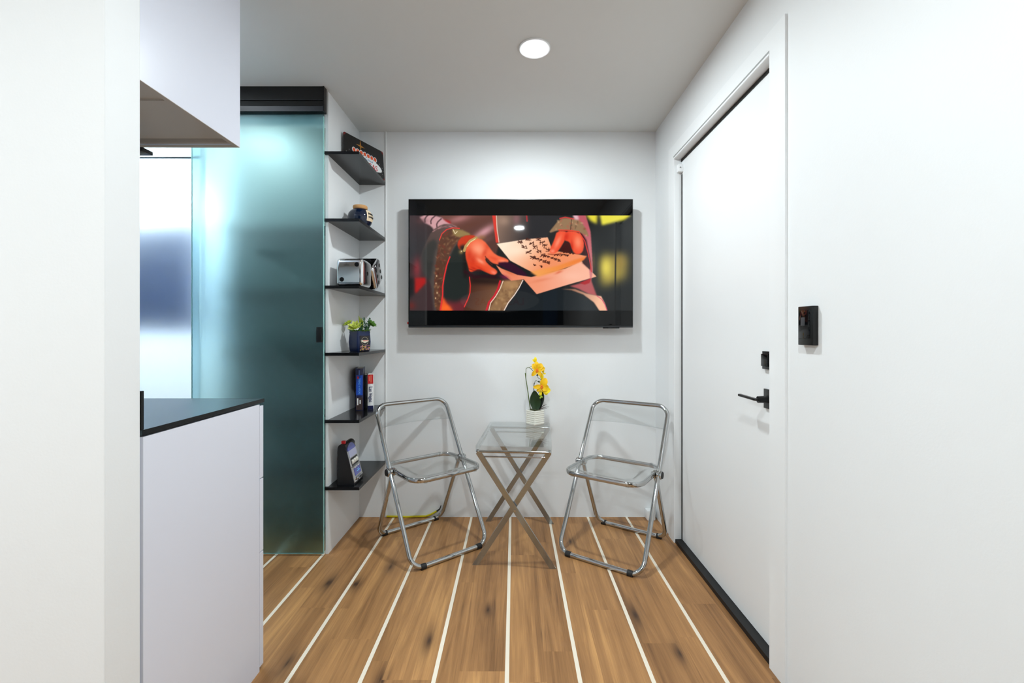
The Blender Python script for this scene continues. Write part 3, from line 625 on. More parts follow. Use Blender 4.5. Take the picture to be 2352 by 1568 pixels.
# ---------------------------------------------------------------- television
def paint_screen(nx=520, ny=222):
    """the film still on the screen, painted as colours over the screen's own grid"""
    X0, X1, Y0, Y1 = 92.0, 2195.0, 268.0, 1167.0
    SS = 2; w, h = nx*SS, ny*SS
    gx, gy = np.meshgrid(X0+(np.arange(w)+0.5)*(X1-X0)/w, Y0+(np.arange(h)+0.5)*(Y1-Y0)/h)
    img = np.zeros((h, w, 3)); rng = np.random.RandomState(4)
    def blur(a, n):
        n = int(n)
        if n < 1: return a
        for ax in (0, 1):
            for _ in range(2):
                p = np.pad(a, [(n, n) if k == ax else (0, 0) for k in range(2)], mode='edge'); c = np.cumsum(p, axis=ax)
                c = np.concatenate([np.zeros_like(np.take(c, [0], ax)), c], axis=ax); L = a.shape[ax]
                a = (np.take(c, np.arange(2*n+1, 2*n+1+L), ax) - np.take(c, np.arange(L), ax))/(2*n+1)
        return a
    def pmask(pts):
        m = np.zeros((h, w), bool); n = len(pts)
        xs, ys = [p[0] for p in pts], [p[1] for p in pts]
        sel = (gx >= min(xs)) & (gx <= max(xs)) & (gy >= min(ys)) & (gy <= max(ys))
        x, y = gx[sel], gy[sel]; r = np.zeros(x.shape, bool)
        for i in range(n):
            (x1, y1), (x2, y2) = pts[i], pts[(i+1) % n]
            if y1 == y2: continue
            r ^= ((y1 > y) != (y2 > y)) & (x < (x2-x1)*(y-y1)/(y2-y1)+x1)
        m[sel] = r; return m.astype(float)
    def smooth(pts, k=2):
        for _ in range(k):
            q = []
            for i in range(len(pts)):
                a, b_ = pts[i], pts[(i+1) % len(pts)]
                q += [(a[0]*.75+b_[0]*.25, a[1]*.75+b_[1]*.25), (a[0]*.25+b_[0]*.75, a[1]*.25+b_[1]*.75)]
            pts = q
        return pts
    def over(m, c): img[:] = img*(1-m[..., None]) + np.array(c, float)*m[..., None] if not callable(c) else None
    def poly(pts, c, soft=1, sm=0, c2=None, g=None, al=1.0):
        m = blur(pmask(smooth(pts, sm) if sm else pts), soft)*al
        if c2 is not None:
            (ax, ay), (bx, by) = g; d2 = (bx-ax)**2+(by-ay)**2
            t = np.clip(((gx-ax)*(bx-ax)+(gy-ay)*(by-ay))/d2, 0, 1)[..., None]
            cc = np.array(c, float)*(1-t)+np.array(c2, float)*t
        else: cc = np.array(c, float)
        img[:] = img*(1-m[..., None]) + cc*m[..., None]
    def blob(x, y, rx, ry, c, al=0.6, rot=0.0, clip=None):
        ca, sa = math.cos(rot), math.sin(rot); dx, dy = gx-x, gy-y
        q = ((dx*ca+dy*sa)/rx)**2+((-dx*sa+dy*ca)/ry)**2; m = np.exp(-q*1.2)*al
        if clip is not None: m = m*clip
        img[:] = img*(1-m[..., None]) + np.array(c, float)*m[..., None]
    def line(pts, wd, c, soft=1, al=1.0):
        pts = [(float(a), float(b_)) for a, b_ in pts]; best = np.full((h, w), 1e9)
        for (x1, y1), (x2, y2) in zip(pts[:-1], pts[1:]):
            x_lo, x_hi = min(x1, x2)-wd*2-8, max(x1, x2)+wd*2+8; y_lo, y_hi = min(y1, y2)-wd*2-8, max(y1, y2)+wd*2+8
            i0, i1 = np.searchsorted(gy[:, 0], [y_lo, y_hi]); j0, j1 = np.searchsorted(gx[0], [x_lo, x_hi])
            if i1 <= i0 or j1 <= j0: continue
            X, Y = gx[i0:i1, j0:j1], gy[i0:i1, j0:j1]; dx, dy = x2-x1, y2-y1
            t = np.clip(((X-x1)*dx+(Y-y1)*dy)/max(1e-6, dx*dx+dy*dy), 0, 1)
            best[i0:i1, j0:j1] = np.minimum(best[i0:i1, j0:j1], np.hypot(X-x1-t*dx, Y-y1-t*dy))
        m = np.clip((wd/2-best)/(2.2*soft)+0.5, 0, 1)*al
        img[:] = img*(1-m[..., None]) + np.array(c, float)*m[..., None]
    def speck(pts, cols, n, r0, r1, al=0.8):
        pm = pmask(pts)
        xs, ys = [p[0] for p in pts], [p[1] for p in pts]; k = 0
        while k < n:
            x, y = rng.uniform(min(xs), max(xs)), rng.uniform(min(ys), max(ys))
            iy, ix = int((y-Y0)/(Y1-Y0)*h), int((x-X0)/(X1-X0)*w); k += 1
            if 0 <= iy < h and 0 <= ix < w and pm[iy, ix] > 0.5:
                blob(x, y, rng.uniform(r0, r1), rng.uniform(r0, r1)*0.6, cols[rng.randint(len(cols))], al, rng.uniform(0, 3), None)
    # ground
    img[:] = np.array((27, 30, 31), float)
    poly([(92, 268), (700, 268), (700, 1167), (92, 1167)], (58, 40, 42), 30)
    poly([(92, 268), (330, 268), (420, 500), (200, 700), (92, 700)], (64, 48, 50), 30, c2=(40, 42, 44), g=((250, 268), (120, 650)))
    # robe
    poly([(370, 268), (882, 268), (930, 560), (900, 660), (760, 620), (660, 470), (520, 400)], (112, 70, 62), 3, c2=(84, 52, 46), g=((600, 268), (700, 480)))
    blob(560, 300, 110, 34, (176, 118, 118), 0.8, -0.25); blob(660, 360, 200, 30, (96, 58, 46), 0.7, -0.35)
    blob(800, 420, 130, 42, (206, 150, 156), 0.95, -0.55); blob(740, 470, 70, 26, (196, 140, 140), 0.6, -0.4); blob(820, 500, 80, 30, (110, 76, 74), 0.6, -0.5)
    poly([(390, 300), (470, 320), (480, 350), (420, 345)], (168, 26, 30), 4)
    # collar
    poly([(905, 268), (1240, 268), (1420, 300), (1390, 480), (1210, 500), (925, 540)], (140, 112, 96), 2, c2=(40, 38, 42), g=((930, 300), (1260, 400)))
    blob(980, 320, 60, 50, (176, 146, 126), 0.6); blob(1100, 300, 40, 60, (170, 110, 120), 0.5); line([(1195, 268), (1200, 320)], 14, (190, 50, 56), 3)
    poly([(1215, 268), (1520, 268), (1400, 470), (1230, 490)], (36, 36, 40), 10)
    poly([(870, 268), (904, 268), (932, 525), (905, 525)], (216, 58, 46), 1); line([(909, 268), (916, 400), (934, 520)], 9, (222, 190, 172), 1)
    # upper sleeve folds
    sl = [(175, 268), (370, 268), (450, 340), (560, 385), (470, 400), (330, 430), (300, 370), (215, 330)]
    poly(sl, (206, 156, 160), 3, 1)
    for fx, fy in ((205, 300), (262, 315), (318, 345)):
        line([(fx+70, fy-45), (fx+40, fy-18), (fx+28, fy+5), (fx+30, fy+30)], 12, (74, 48, 54), 4, 0.9)
    blob(200, 320, 60, 30, (90, 60, 62), 0.6)
    # sleeve body
    poly([(400, 348), (470, 350), (690, 450), (560, 520), (470, 720), (420, 900), (400, 1167), (320, 1167), (300, 905), (170, 725), (235, 540), (300, 410)], (92, 72, 68), 2, 1, c2=(66, 56, 54), g=((420, 380), (280, 700)))
    for k in range(4): line([(310+k*26, 420-k*14), (390+k*30, 372-k*6), (480+k*28, 378+k*10)], 8, (186, 136, 138) if k % 2 == 0 else (96, 70, 70), 4, 0.8)
    poly([(172, 725), (236, 545), (350, 470), (345, 700), (300, 900), (240, 850)], (52, 52, 50), 6, 1)
    poly([(330, 600), (370, 560), (350, 900), (350, 1167), (320, 1167), (290, 880)], (80, 70, 66), 6)
    cuff = [(370, 500), (400, 440), (470, 395), (540, 388), (700, 455), (600, 455), (530, 520), (470, 620), (430, 740), (405, 900), (390, 1167), (330, 1167), (318, 960), (340, 680)]
    poly(cuff, (90, 56, 42), 2, 1)
    speck(cuff, [(150, 112, 76), (140, 46, 36), (60, 38, 32), (176, 140, 100), (110, 80, 56)], 420, 6, 22, 0.42)
    poly([(480, 400), (560, 395), (690, 450), (600, 470), (520, 470)], (146, 122, 76), 3, 1); line([(500, 400), (520, 440), (540, 420)], 7, (232, 210, 170), 1)
    line([(372, 500), (395, 440), (440, 400), (500, 385), (560, 390)], 9, (222, 60, 52), 1)
    for x, y in ((345, 840), (340, 910), (350, 1000), (335, 1050)): blob(x, y, 7, 9, (240, 206, 160), 0.9)
    # dark sleeve opening
    poly([(450, 720), (500, 590), (560, 510), (640, 560), (655, 850), (640, 1050), (590, 1130), (420, 1090), (412, 920)], (34, 40, 38), 3, 1)
    poly([(390, 1167), (410, 1060), (520, 1090), (640, 1040), (700, 1167)], (104, 40, 46), 10)
    poly([(378, 1167), (402, 1030), (440, 1100), (500, 1167)], (236, 88, 40), 5); blob(430, 1140, 50, 30, (250, 110, 40), 0.8)
    line([(470, 660), (440, 740), (416, 850), (403, 930), (402, 1020), (380, 1167)], 12, (226, 50, 50), 1)
    # red shapes at left
    poly([(135, 855), (240, 855), (245, 905), (150, 1005), (135, 990)], (168, 14, 12), 5); blob(160, 770, 40, 110, (140, 46, 54), 0.8); blob(110, 1120, 40, 40, (110, 30, 24), 0.7)
    poly([(92, 860), (130, 860), (130, 1010), (92, 1050)], (20, 16, 18), 8)
    # lower robe
    low = [(655, 850), (1060, 880), (1160, 880), (1050, 1060), (985, 1167), (600, 1167), (640, 1060)]
    poly(low, (72, 42, 32), 4, c2=(120, 82, 56), g=((680, 900), (950, 1000)))
    poly([(655, 850), (1000, 870), (980, 920), (660, 910)], (34, 22, 20), 12)
    gold = [(965, 890), (1155, 880), (1080, 1020), (1020, 1090), (985, 1167), (840, 1167), (930, 1010)]
    poly(gold, (140, 104, 70), 2); speck(gold, [(176, 140, 96), (96, 64, 44), (156, 120, 80)], 110, 10, 26, 0.5); poly([(980, 890), (1150, 884), (1100, 960), (960, 950)], (186, 142, 96), 14, al=0.8)
    poly([(1160, 885), (1300, 1010), (1250, 1167), (985, 1167), (1080, 1020)], (30, 34, 38), 3)
    poly([(1290, 1010), (1520, 950), (1660, 990), (1800, 1080), (1870, 1167), (1100, 1167)], (28, 34, 38), 6)
    line([(655, 850), (664, 930), (660, 1000), (640, 1060), (606, 1132)], 10, (222, 52, 48), 1)
    line([(945, 890), (925, 960), (890, 1030), (840, 1090), (815, 1167)], 20, (196, 36, 48), 1)
    line([(972, 888), (945, 960), (905, 1030), (855, 1095), (838, 1167)], 8, (240, 214, 190), 1)
    line([(1160, 880), (1125, 950), (1080, 1020), (1020, 1095), (982, 1167)], 9, (240, 220, 206), 1)
    # left hand
    poly([(535, 525), (590, 460), (690, 452), (720, 470), (610, 580), (560, 600)], (196, 54, 26), 2, 1)
    poly([(560, 560), (610, 540), (630, 700), (640, 860), (600, 860), (590, 660)], (30, 26, 24), 6)
    hand = [(620, 570), (660, 500), (720, 475), (790, 500), (850, 580), (900, 640), (1010, 676), (1030, 700), (1005, 728), (930, 735), (860, 715), (815, 660), (800, 690), (850, 745), (915, 785), (918, 815), (880, 836), (800, 800), (740, 770), (690, 800), (655, 800), (640, 740), (615, 650)]
    poly(hand, (226, 70, 36), 2, 1, c2=(242, 104, 66), g=((640, 700), (780, 560)))
    hm = blur(pmask(smooth(hand, 1)), 2)
    blob(735, 585, 80, 66, (255, 162, 126), 0.9, 0.5, hm); blob(690, 690, 36, 70, (200, 48, 26), 0.6, 0.2, hm); blob(760, 700, 50, 20, (255, 172, 140), 0.7, 0.6, hm); blob(655, 640, 26, 60, (190, 44, 24), 0.55, 0.1, hm); blob(700, 770, 40, 12, (176, 34, 20), 0.7, 0.4, hm); blob(830, 560, 40, 30, (214, 66, 36), 0.6, 0.6, hm)
    blob(900, 680, 60, 16, (226, 74, 44), 0.7, 0.4, hm); blob(970, 700, 50, 16, (255, 142, 104), 0.9, 0.2, hm); blob(885, 808, 34, 18, (255, 140, 116), 0.8, 0.5, hm); blob(800, 620, 24, 50, (206, 58, 32), 0.6, 0.4, hm); blob(760, 770, 60, 14, (196, 40, 24), 0.6, 0.5, hm)
    blob(650, 790, 30, 12, (250, 90, 46), 0.8, 0, hm); line([(645, 770), (700, 790), (770, 790)], 8, (120, 24, 20), 4, 0.7)
    line([(805, 655), (830, 700), (870, 735)], 9, (100, 40, 30), 3, 0.8)
    line([(615, 800), (700, 850), (800, 840), (900, 850)], 30, (50, 14, 24), 10, 0.7)
    line([(720, 478), (660, 510), (620, 560), (606, 600)], 26, (186, 152, 92), 2); line([(712, 488), (660, 522), (632, 560)], 6, (250, 226, 170), 1)
    blob(576, 612, 22, 22, (150, 120, 70), 0.95); blob(580, 606, 6, 6, (255, 240, 200), 1.0); blob(770, 475, 40, 22, (150, 104, 60), 0.7)
    # paper
    up = [(912, 536), (1210, 490), (1395, 474), (1440, 600), (1560, 616), (1770, 650), (1690, 720), (1480, 790), (1270, 815), (1180, 770), (1040, 695)]
    poly(up, (255, 232, 206), 1, c2=(240, 146, 100), g=((1000, 540), (1330, 790)))
    blob(1090, 600, 150, 60, (255, 232, 205), 0.7, -0.1, blur(pmask(up), 1))
    poly([(900, 715), (1025, 705), (1100, 740), (1220, 840), (1150, 850), (1000, 775)], (52, 18, 40), 3, 1)
    lowp = [(905, 735), (960, 770), (1110, 830), (1240, 850), (1560, 770), (1715, 700), (1856, 846), (1560, 930), (1290, 1012), (1168, 872), (1050, 885), (960, 820)]
    poly(lowp, (238, 140, 104), 1, c2=(246, 178, 150), g=((1100, 850), (1650, 830)))
    lm = blur(pmask(lowp), 1)
    poly([(1230, 800), (1480, 745), (1640, 690), (1772, 652), (1740, 690), (1500, 790), (1300, 850)], (242, 160, 84), 4, c2=(236, 122, 50), g=((1300, 820), (1740, 680)))
    blob(1030, 800, 60, 26, (206, 96, 60), 0.6, 0.5, lm); blob(1290, 920, 90, 60, (240, 150, 112), 0.5, 0.3, lm); blob(1500, 805, 40, 12, (214, 96, 60), 0.8, -0.4, lm); blob(1330, 880, 110, 16, (222, 124, 88), 0.5, -0.2, lm); blob(1620, 840, 120, 50, (250, 190, 164), 0.7, 0, lm)
    blob(985, 850, 50, 20, (130, 30, 70), 0.7, 0.3)
    # handwriting: columns of small brush strokes
    def glyph(x, y, s, k):
        r2 = np.random.RandomState(k)
        for _ in range(5):
            a = r2.uniform(-1, 1, 4)*s*1.25
            line([(x+a[0], y+a[1]*0.7), (x+a[2], y+a[3]*0.7)], 6.0, (72, 32, 22), 1.2, 0.92)
        line([(x-s*0.8, y-s*0.3+s*r2.uniform(-.3, .3)), (x+s*0.8, y-s*0.2)], 6, (66, 28, 20), 1.2, 0.9)
    k = 10
    for c0, c1, n, s in (((1135, 520), (1255, 660), 4, 22), ((1260, 670), (1400, 715), 5, 16), ((1210, 495), (1350, 645), 5, 22), ((1370, 650), (1500, 690), 5, 14), ((1310, 492), (1400, 590), 4, 22), ((1470, 640), (1580, 645), 5, 11), ((1270, 735), (1330, 750), 2, 12), ((1550, 615), (1640, 628), 4, 9)):
        for i in range(n):
            t_ = i/(n-1); glyph(c0[0]+(c1[0]-c0[0])*t_, c0[1]+(c1[1]-c0[1])*t_, s, k); k += 1
    # right sleeve and hand
    poly([(1640, 268), (1755, 268), (1800, 420), (1815, 640), (1822, 790), (1800, 905), (1770, 640), (1740, 500), (1690, 420)], (186, 86, 98), 2, 0, c2=(206, 120, 122), g=((1700, 300), (1800, 800)))
    poly([(1505, 400), (1700, 412), (1760, 500), (1800, 700), (1806, 790), (1720, 715), (1770, 650), (1720, 640), (1735, 560)], (52, 14, 18), 3)
    cf = [(1395, 440), (1450, 370), (1510, 296), (1600, 290), (1690, 300), (1760, 400), (1790, 480), (1700, 425), (1600, 405), (1500, 405)]
    poly(cf, (148, 116, 84), 2, 1); speck(cf, [(206, 170, 130), (96, 66, 50), (180, 90, 70)], 70, 8, 18, 0.6); line([(1620, 300), (1610, 400)], 6, (70, 50, 40), 2)
    line([(1510, 296), (1560, 285), (1640, 300)], 12, (206, 60, 56), 3); line([(1500, 405), (1600, 408), (1690, 420)], 10, (226, 70, 50), 2)
    poly([(1630, 268), (1680, 268), (1690, 310), (1650, 305)], (226, 180, 190), 4)
    line([(1690, 425), (1745, 510), (1775, 620), (1800, 740), (1806, 800)], 9, (206, 50, 52), 1)
    f1 = [(1482, 410), (1585, 418), (1560, 500), (1500, 600), (1455, 632), (1412, 622), (1415, 585), (1455, 500)]
    f2 = [(1560, 412), (1690, 422), (1735, 500), (1735, 590), (1705, 636), (1645, 632), (1612, 560), (1600, 520), (1545, 500)]
    for f in (f2, f1): poly(f, (236, 80, 48), 2, 1)
    blob(1570, 470, 30, 50, (206, 40, 20), 0.8, 0.3, blur(pmask(f2), 2)); blob(1490, 520, 22, 70, (255, 160, 128), 0.7, 0.45, blur(pmask(f1), 2)); blob(1440, 605, 24, 20, (255, 160, 130), 0.7); blob(1680, 520, 40, 70, (255, 160, 124), 0.7, -0.1, blur(pmask(f2), 2)); blob(1622, 560, 16, 60, (190, 36, 20), 0.7, 0, blur(pmask(f2), 2))
    poly([(1555, 520), (1600, 515), (1618, 600), (1600, 625), (1500, 605), (1530, 560)], (62, 14, 14), 3, 1)
    line([(1400, 632), (1460, 640), (1520, 625)], 10, (130, 36, 20), 3, 0.6)
    # sleeve tail, red lining
    poly([(1600, 935), (1720, 905), (1800, 865), (1860, 1030), (1780, 1010), (1680, 960)], (176, 84, 86), 3)
    poly([(1690, 905), (1805, 862), (1790, 905), (1745, 922)], (170, 22, 30), 2)
    poly([(1515, 962), (1650, 962), (1760, 1005), (1860, 1026), (1900, 1030), (1935, 1100), (1958, 1167), (1882, 1167), (1830, 1090), (1730, 1015), (1620, 975)], (150, 104, 82), 2, c2=(244, 186, 152), g=((1600, 970), (1880, 1080)))
    line([(1860, 1028), (1905, 1060), (1935, 1110), (1955, 1167)], 7, (214, 80, 110), 1)
    # lamps behind
    poly([(1755, 262), (1866, 262), (1858, 350), (1800, 320)], (228, 214, 60), 7); poly([(1885, 262), (2190, 262), (2120, 310), (1905, 362)], (232, 222, 70), 6)
    blob(1990, 740, 120, 130, (200, 176, 66), 0.0)
    poly([(1890, 650), (2150, 640), (2140, 860), (1900, 950)], (196, 172, 70), 22, al=0.75); blob(1945, 760, 60, 110, (240, 222, 90), 0.8); blob(2080, 700, 60, 80, (150, 124, 60), 0.6)
    line([(2040, 340), (2036, 640), (2030, 1167)], 14, (14, 16, 16), 3, 0.8); blob(1830, 700, 12, 90, (120, 96, 50), 0.5)
    img[:] = np.clip(img, 0, 255)
    out = img.reshape(ny, SS, nx, SS, 3).mean(axis=(1, 3))/255.0
    return np.where(out <= 0.04045, out/12.92, ((out+0.055)/1.055)**2.4)

def television():
    x0, x1, z0, z1, yf = -0.611, 0.688, 1.132, 1.8745, 2.564
    t = thing('television', 'large black flat television on the back wall showing hands with a letter', 'television', ((x0+x1)/2, BACK, (z0+z1)/2))
    hw, hh, yl = (x1-x0)/2, (z1-z0)/2, yf-BACK
    MB().box(-hw, hw, yl, yl+0.030, -hh, hh, 0.002).build('bezel', M_blackm, t)
    MB().box(-hw+0.14, hw-0.14, yl+0.028, yl+0.052, -hh+0.05, hh-0.16, 0.006).box(-0.22, 0.22, yl+0.05, 0, -0.16, 0.16, 0.003).build('back_housing', M_seal, t)
    MB().box(-hw+0.004, hw-0.004, yl-0.0012, yl+0.002, -hh+0.014, hh-0.004, 0.0005).build('screen_glass', mat('screen_black', (4, 5, 6), 0.03, spec=0.34), t, smooth=False)
    # picture area: x -0.6025..0.683, z 1.230..1.781
    nx, ny = 520, 222; img = paint_screen(nx, ny)
    px0, px1, pz0, pz1 = -0.602-(x0+x1)/2, 0.684-(x0+x1)/2, 1.230-(z0+z1)/2, 1.779-(z0+z1)/2
    vs_ = [(px0+(px1-px0)*i/nx, yl-0.0016, pz1+(pz0-pz1)*j/ny) for j in range(ny+1) for i in range(nx+1)]
    fs = [[j*(nx+1)+i, (j+1)*(nx+1)+i, (j+1)*(nx+1)+i+1, j*(nx+1)+i+1] for j in range(ny) for i in range(nx)]
    me = bpy.data.meshes.new('picture'); me.from_pydata(vs_, [], fs)
    at = me.color_attributes.new('picture', 'FLOAT_COLOR', 'CORNER')
    cc = np.ones((ny*nx*4, 4), np.float32); cc[:, :3] = np.repeat(img.reshape(-1, 3), 4, axis=0)
    at.data.foreach_set('color', cc.ravel())
    m = bpy.data.materials.new('screen_picture'); m.use_nodes = True; nt = m.node_tree; b = nt.nodes['Principled BSDF']
    b.inputs['Base Color'].default_value = (0.002, 0.002, 0.002, 1); b.inputs['Roughness'].default_value = 0.03; b.inputs['Specular IOR Level'].default_value = 0.34
    an = nt.nodes.new('ShaderNodeAttribute'); an.attribute_name = 'picture'
    nt.links.new(an.outputs['Color'], b.inputs['Emission Color']); b.inputs['Emission Strength'].default_value = 0.80
    me.materials.append(m); o = bpy.data.objects.new('picture', me); col.objects.link(o); o.parent = t
    MB().box(-hw+0.002, hw-0.002, yl-0.002, yl+0.010, -hh, -hh+0.010, 0.001).build('bottom_strip', mat('tv_strip', (30, 32, 35), 0.3), t, smooth=False)
    MB().box(hw-0.172, hw-0.078, yl+0.002, yl+0.018, -hh-0.005, -hh+0.001, 0.001).build('infrared_receiver', M_gloss, t)
    MB().ball((-hw-0.003, yl+0.006, -hh+0.026), (0.005, 0.004, 0.007)).build('red_tag', M_red, t)
television()

# ---------------------------------------------------------------- folding chairs
def folding_chair(label, cx, cy, yaw):
    v0 = -0.144                                        # seat-forward distance of the base centre
    fx, fy = math.sin(yaw), -math.cos(yaw)
    t = thing('folding_chair', label, 'chair', (cx+fx*v0, cy+fy*v0, 0), yaw, 'folding chairs by the table')
    P = lambda u, v, z: (u, -(v-v0), z)                # v points to the front of the seat
    R = 0.0112; A, B, VH, ZH = 0.078, -0.366, -0.171, 0.402
    vt, zt = -0.356, 0.714; W = 0.212
    lean = lambda z: A + (vt-A)*(z-R)/(zt-R)
    loop = fillet([P(-W, A, R), P(W, A, R), P(W, vt, zt), P(-W, vt, zt)], 0.062, 9, True)
    MB().tube(loop, R, 14, closed=True).build('back_and_front_leg_frame', M_chrome, t)
    w2 = 0.196
    rear = fillet([P(-w2, VH, ZH), P(-w2, B, R), P(w2, B, R), P(w2, VH, ZH)], 0.060, 9)
    MB().tube(rear, R, 14).build('rear_leg_frame', M_chrome, t)
    # seat ring
    sf, sb, sw, zs = 0.066, -0.292, 0.194, 0.4065
    ring = fillet([P(-sw, sf, zs), P(sw, sf, zs), P(sw, sb, zs), P(-sw, sb, zs)], 0.070, 9, True)
    pf = [(0.0115*math.copysign(abs(math.cos(a))**0.6, math.cos(a)), 0.0075*math.copysign(abs(math.sin(a))**0.8, math.sin(a))) for a in [2*PI*k/16 for k in range(16)]]
    MB().tube(ring, 1.0, closed=True, prof=pf, up=(0, 0, 1)).build('seat_frame', M_chrome, t)
    # clear seat, dished
    ri = fillet([P(-sw+0.006, sf-0.006, 0), P(sw-0.006, sf-0.006, 0), P(sw-0.006, sb+0.006, 0), P(-sw+0.006, sb+0.006, 0)], 0.065, 9, True)
    cc = Vector(P(0, (sf+sb)/2, 0)); s = MB(); tops, bots = [], []
    for f in (1.0, 0.9, 0.80, 0.74, 0.66, 0.5, 0.3, 0.12):
        dz = 0.010 if f > 0.78 else 0.010-0.016*min(1, (0.80-f)/0.16)
        tops.append([(cc.x+(p.x-cc.x)*f, cc.y+(p.y-cc.y)*f, zs+dz) for p in ri]); bots.append([(cc.x+(p.x-cc.x)*f, cc.y+(p.y-cc.y)*f, zs+dz-0.005) for p in ri])
    s.loft(bots[::-1] + tops)
    s.build('seat', M_acryl, t)
    # clear backrest
    zb = 0.606; wi = W-0.009
    def edge(u):                                        # top edge follows the rounded corners
        k = 0.060; d = max(0, abs(u)-(wi-k)); return zt-0.010-(k-math.sqrt(max(0, k*k-d*d)))*0.97
    def bk(a, b_):
        u = -wi+2*wi*a; top = edge(u); low = zb+0.006*math.cos(PI*(a-0.5)); z = low+(top-low)*b_
        return P(u, lean(z)-0.014*math.cos(PI*(a-0.5)), z)
    MB().slab(bk, 28, 4, (0, 0.004, 0)).build('backrest', M_acryl, t)
    MB().tube([P(-wi+2*wi*k/20, lean(zb)-0.014*math.cos(PI*(k/20-0.5))-0.001, zb+0.006*math.cos(PI*(k/20-0.5))-0.001) for k in range(21)], 0.0022, 8).build('backrest_lower_edge', M_acryl2, t)
    for sgn in (-1, 1):
        h = MB(); y = P(0, VH, 0)[1]; Ry = Matrix.Translation((0, y, ZH)) @ Matrix.Rotation(PI/2, 4, 'Y')
        for a, b_, r in ((0.176, 0.187, 0.012), (0.187, 0.2015, 0.021), (0.203, 0.217, 0.0225), (0.2185, 0.2285, 0.021)):
            h.lathe([(0.001, sgn*a), (r-0.002, sgn*a), (r, sgn*(a+0.002)), (r, sgn*(b_-0.002)), (r-0.002, sgn*b_), (0.001, sgn*b_)], 24, M=Ry)
        h.build('hinge_hub', M_chrome, t)
        h2 = MB().lathe([(0.001, sgn*0.2285), (0.018, sgn*0.2285), (0.016, sgn*0.2325), (0.001, sgn*0.2335)], 24, M=Ry); h2.build('hub_cap', M_seal, t)
    for sgn in (-1, 1):
        for v in (A, B):
            MB().tube([P(sgn*0.144, v, R), P(sgn*0.170, v, R)], 0.0142, 16).box(*sorted((sgn*0.146, sgn*0.168)), P(0, v, 0)[1]-0.009, P(0, v, 0)[1]+0.009, 0.0, 0.012, 0.001).build('foot_pad', M_seal, t)
    for u, v in ((-0.14, sf), (0.14, sf), (-0.14, sb), (0.14, sb)):
        MB().box(u-0.008, u+0.008, P(0, v, 0)[1]-0.009, P(0, v, 0)[1]+0.009, zs-0.013, zs+0.013, 0.002).build('seat_clip', M_acryl2, t)
    return t
folding_chair('clear folding chair left of the table, beside the nook shelves', -0.3517, 2.2288, 0.6838)
folding_chair('clear folding chair right of the table, beside the white door', 0.4412, 2.1634, -0.5973)

# ---------------------------------------------------------------- folding table
TX, TY, TYAW, TZ = 0.0153, 2.3338, -0.0663, 0.576
def folding_table():
    t = thing('folding_table', 'clear acrylic folding side table on crossed chrome legs between the chairs', 'table', (TX, TY, 0), TYAW)
    hw, hd = 0.178, 0.285
    rc = rrect(-hw, hw, -hd, hd, 0.022, 5); ri = rrect(-hw+0.016, hw-0.016, -hd+0.016, hd-0.016, 0.014, 5)
    s = MB()
    s.loft([[(x, y, z) for x, y in L] for L, z in ((ri, TZ-0.022), (rc, TZ-0.022), (rc, TZ-0.003), (rrect(-hw+0.003, hw-0.003, -hd+0.003, hd-0.003, 0.02, 5), TZ), (ri, TZ))], cap=False)
    s.loft([[(x, y, z) for x, y in L] for L, z in ((ri, TZ-0.022), (ri, TZ-0.006))], cap=False)
    s.build('tabletop_rim', M_acryl2, t)
    MB().loft([[(x, y, z) for x, y in ri] for z in (TZ-0.006, TZ)]).build('tabletop', M_acryl, t, smooth=False)
    for y in (-hd+0.018, hd-0.018):
        MB().tube([(-hw+0.012, y, TZ-0.030), (hw-0.012, y, TZ-0.030)], 0.0065, 12).ball((-hw+0.010, y, TZ-0.028), 0.009).ball((hw-0.010, y, TZ-0.028), 0.009).build('top_rail', M_chrome, t)
    def leg(x0, x1, y0, y1):
        a, b_ = Vector((x0, y0, TZ-0.032)), Vector((x1, y1, 0.0)); d = (b_-a).normalized(); side = Vector((0, 1, 0)).cross(d).normalized(); n = Vector((0, 1, 0))
        wv, th = 0.0125, 0.005; k = wv*abs(side.z)/abs(d.z); L = []
        for base, e in ((a, 0), (b_, 1)):
            q = []
            for sx, sy in ((-1, -1), (1, -1), (1, 1), (-1, 1)):
                p = base + side*sx*wv + n*sy*th
                if e: p = p - d*((p.z)/d.z)
                q.append(p)
            L.append(q)
        return MB().loft(L).build('leg', M_steel, t, smooth=False)
    fw = 0.184
    leg(-hw+0.012, fw, -0.267, -0.250); leg(hw-0.012, -fw, -0.255, -0.238)
    leg(-hw+0.012, fw, 0.255, 0.238); leg(hw-0.012, -fw, 0.267, 0.250)
    for y in (-0.262, 0.262):
        MB().tube([(-0.146, y, 0.521), (0.146, y, 0.521)], 0.0038, 10).build('stretcher', M_chrome, t)
    for y0, y1 in ((-0.266, -0.236), (0.236, 0.266)):
        MB().tube([(0.006, y0, 0.271), (0.006, y1, 0.271)], 0.005, 12).build('pivot_pin', M_chrome, t)
folding_table()

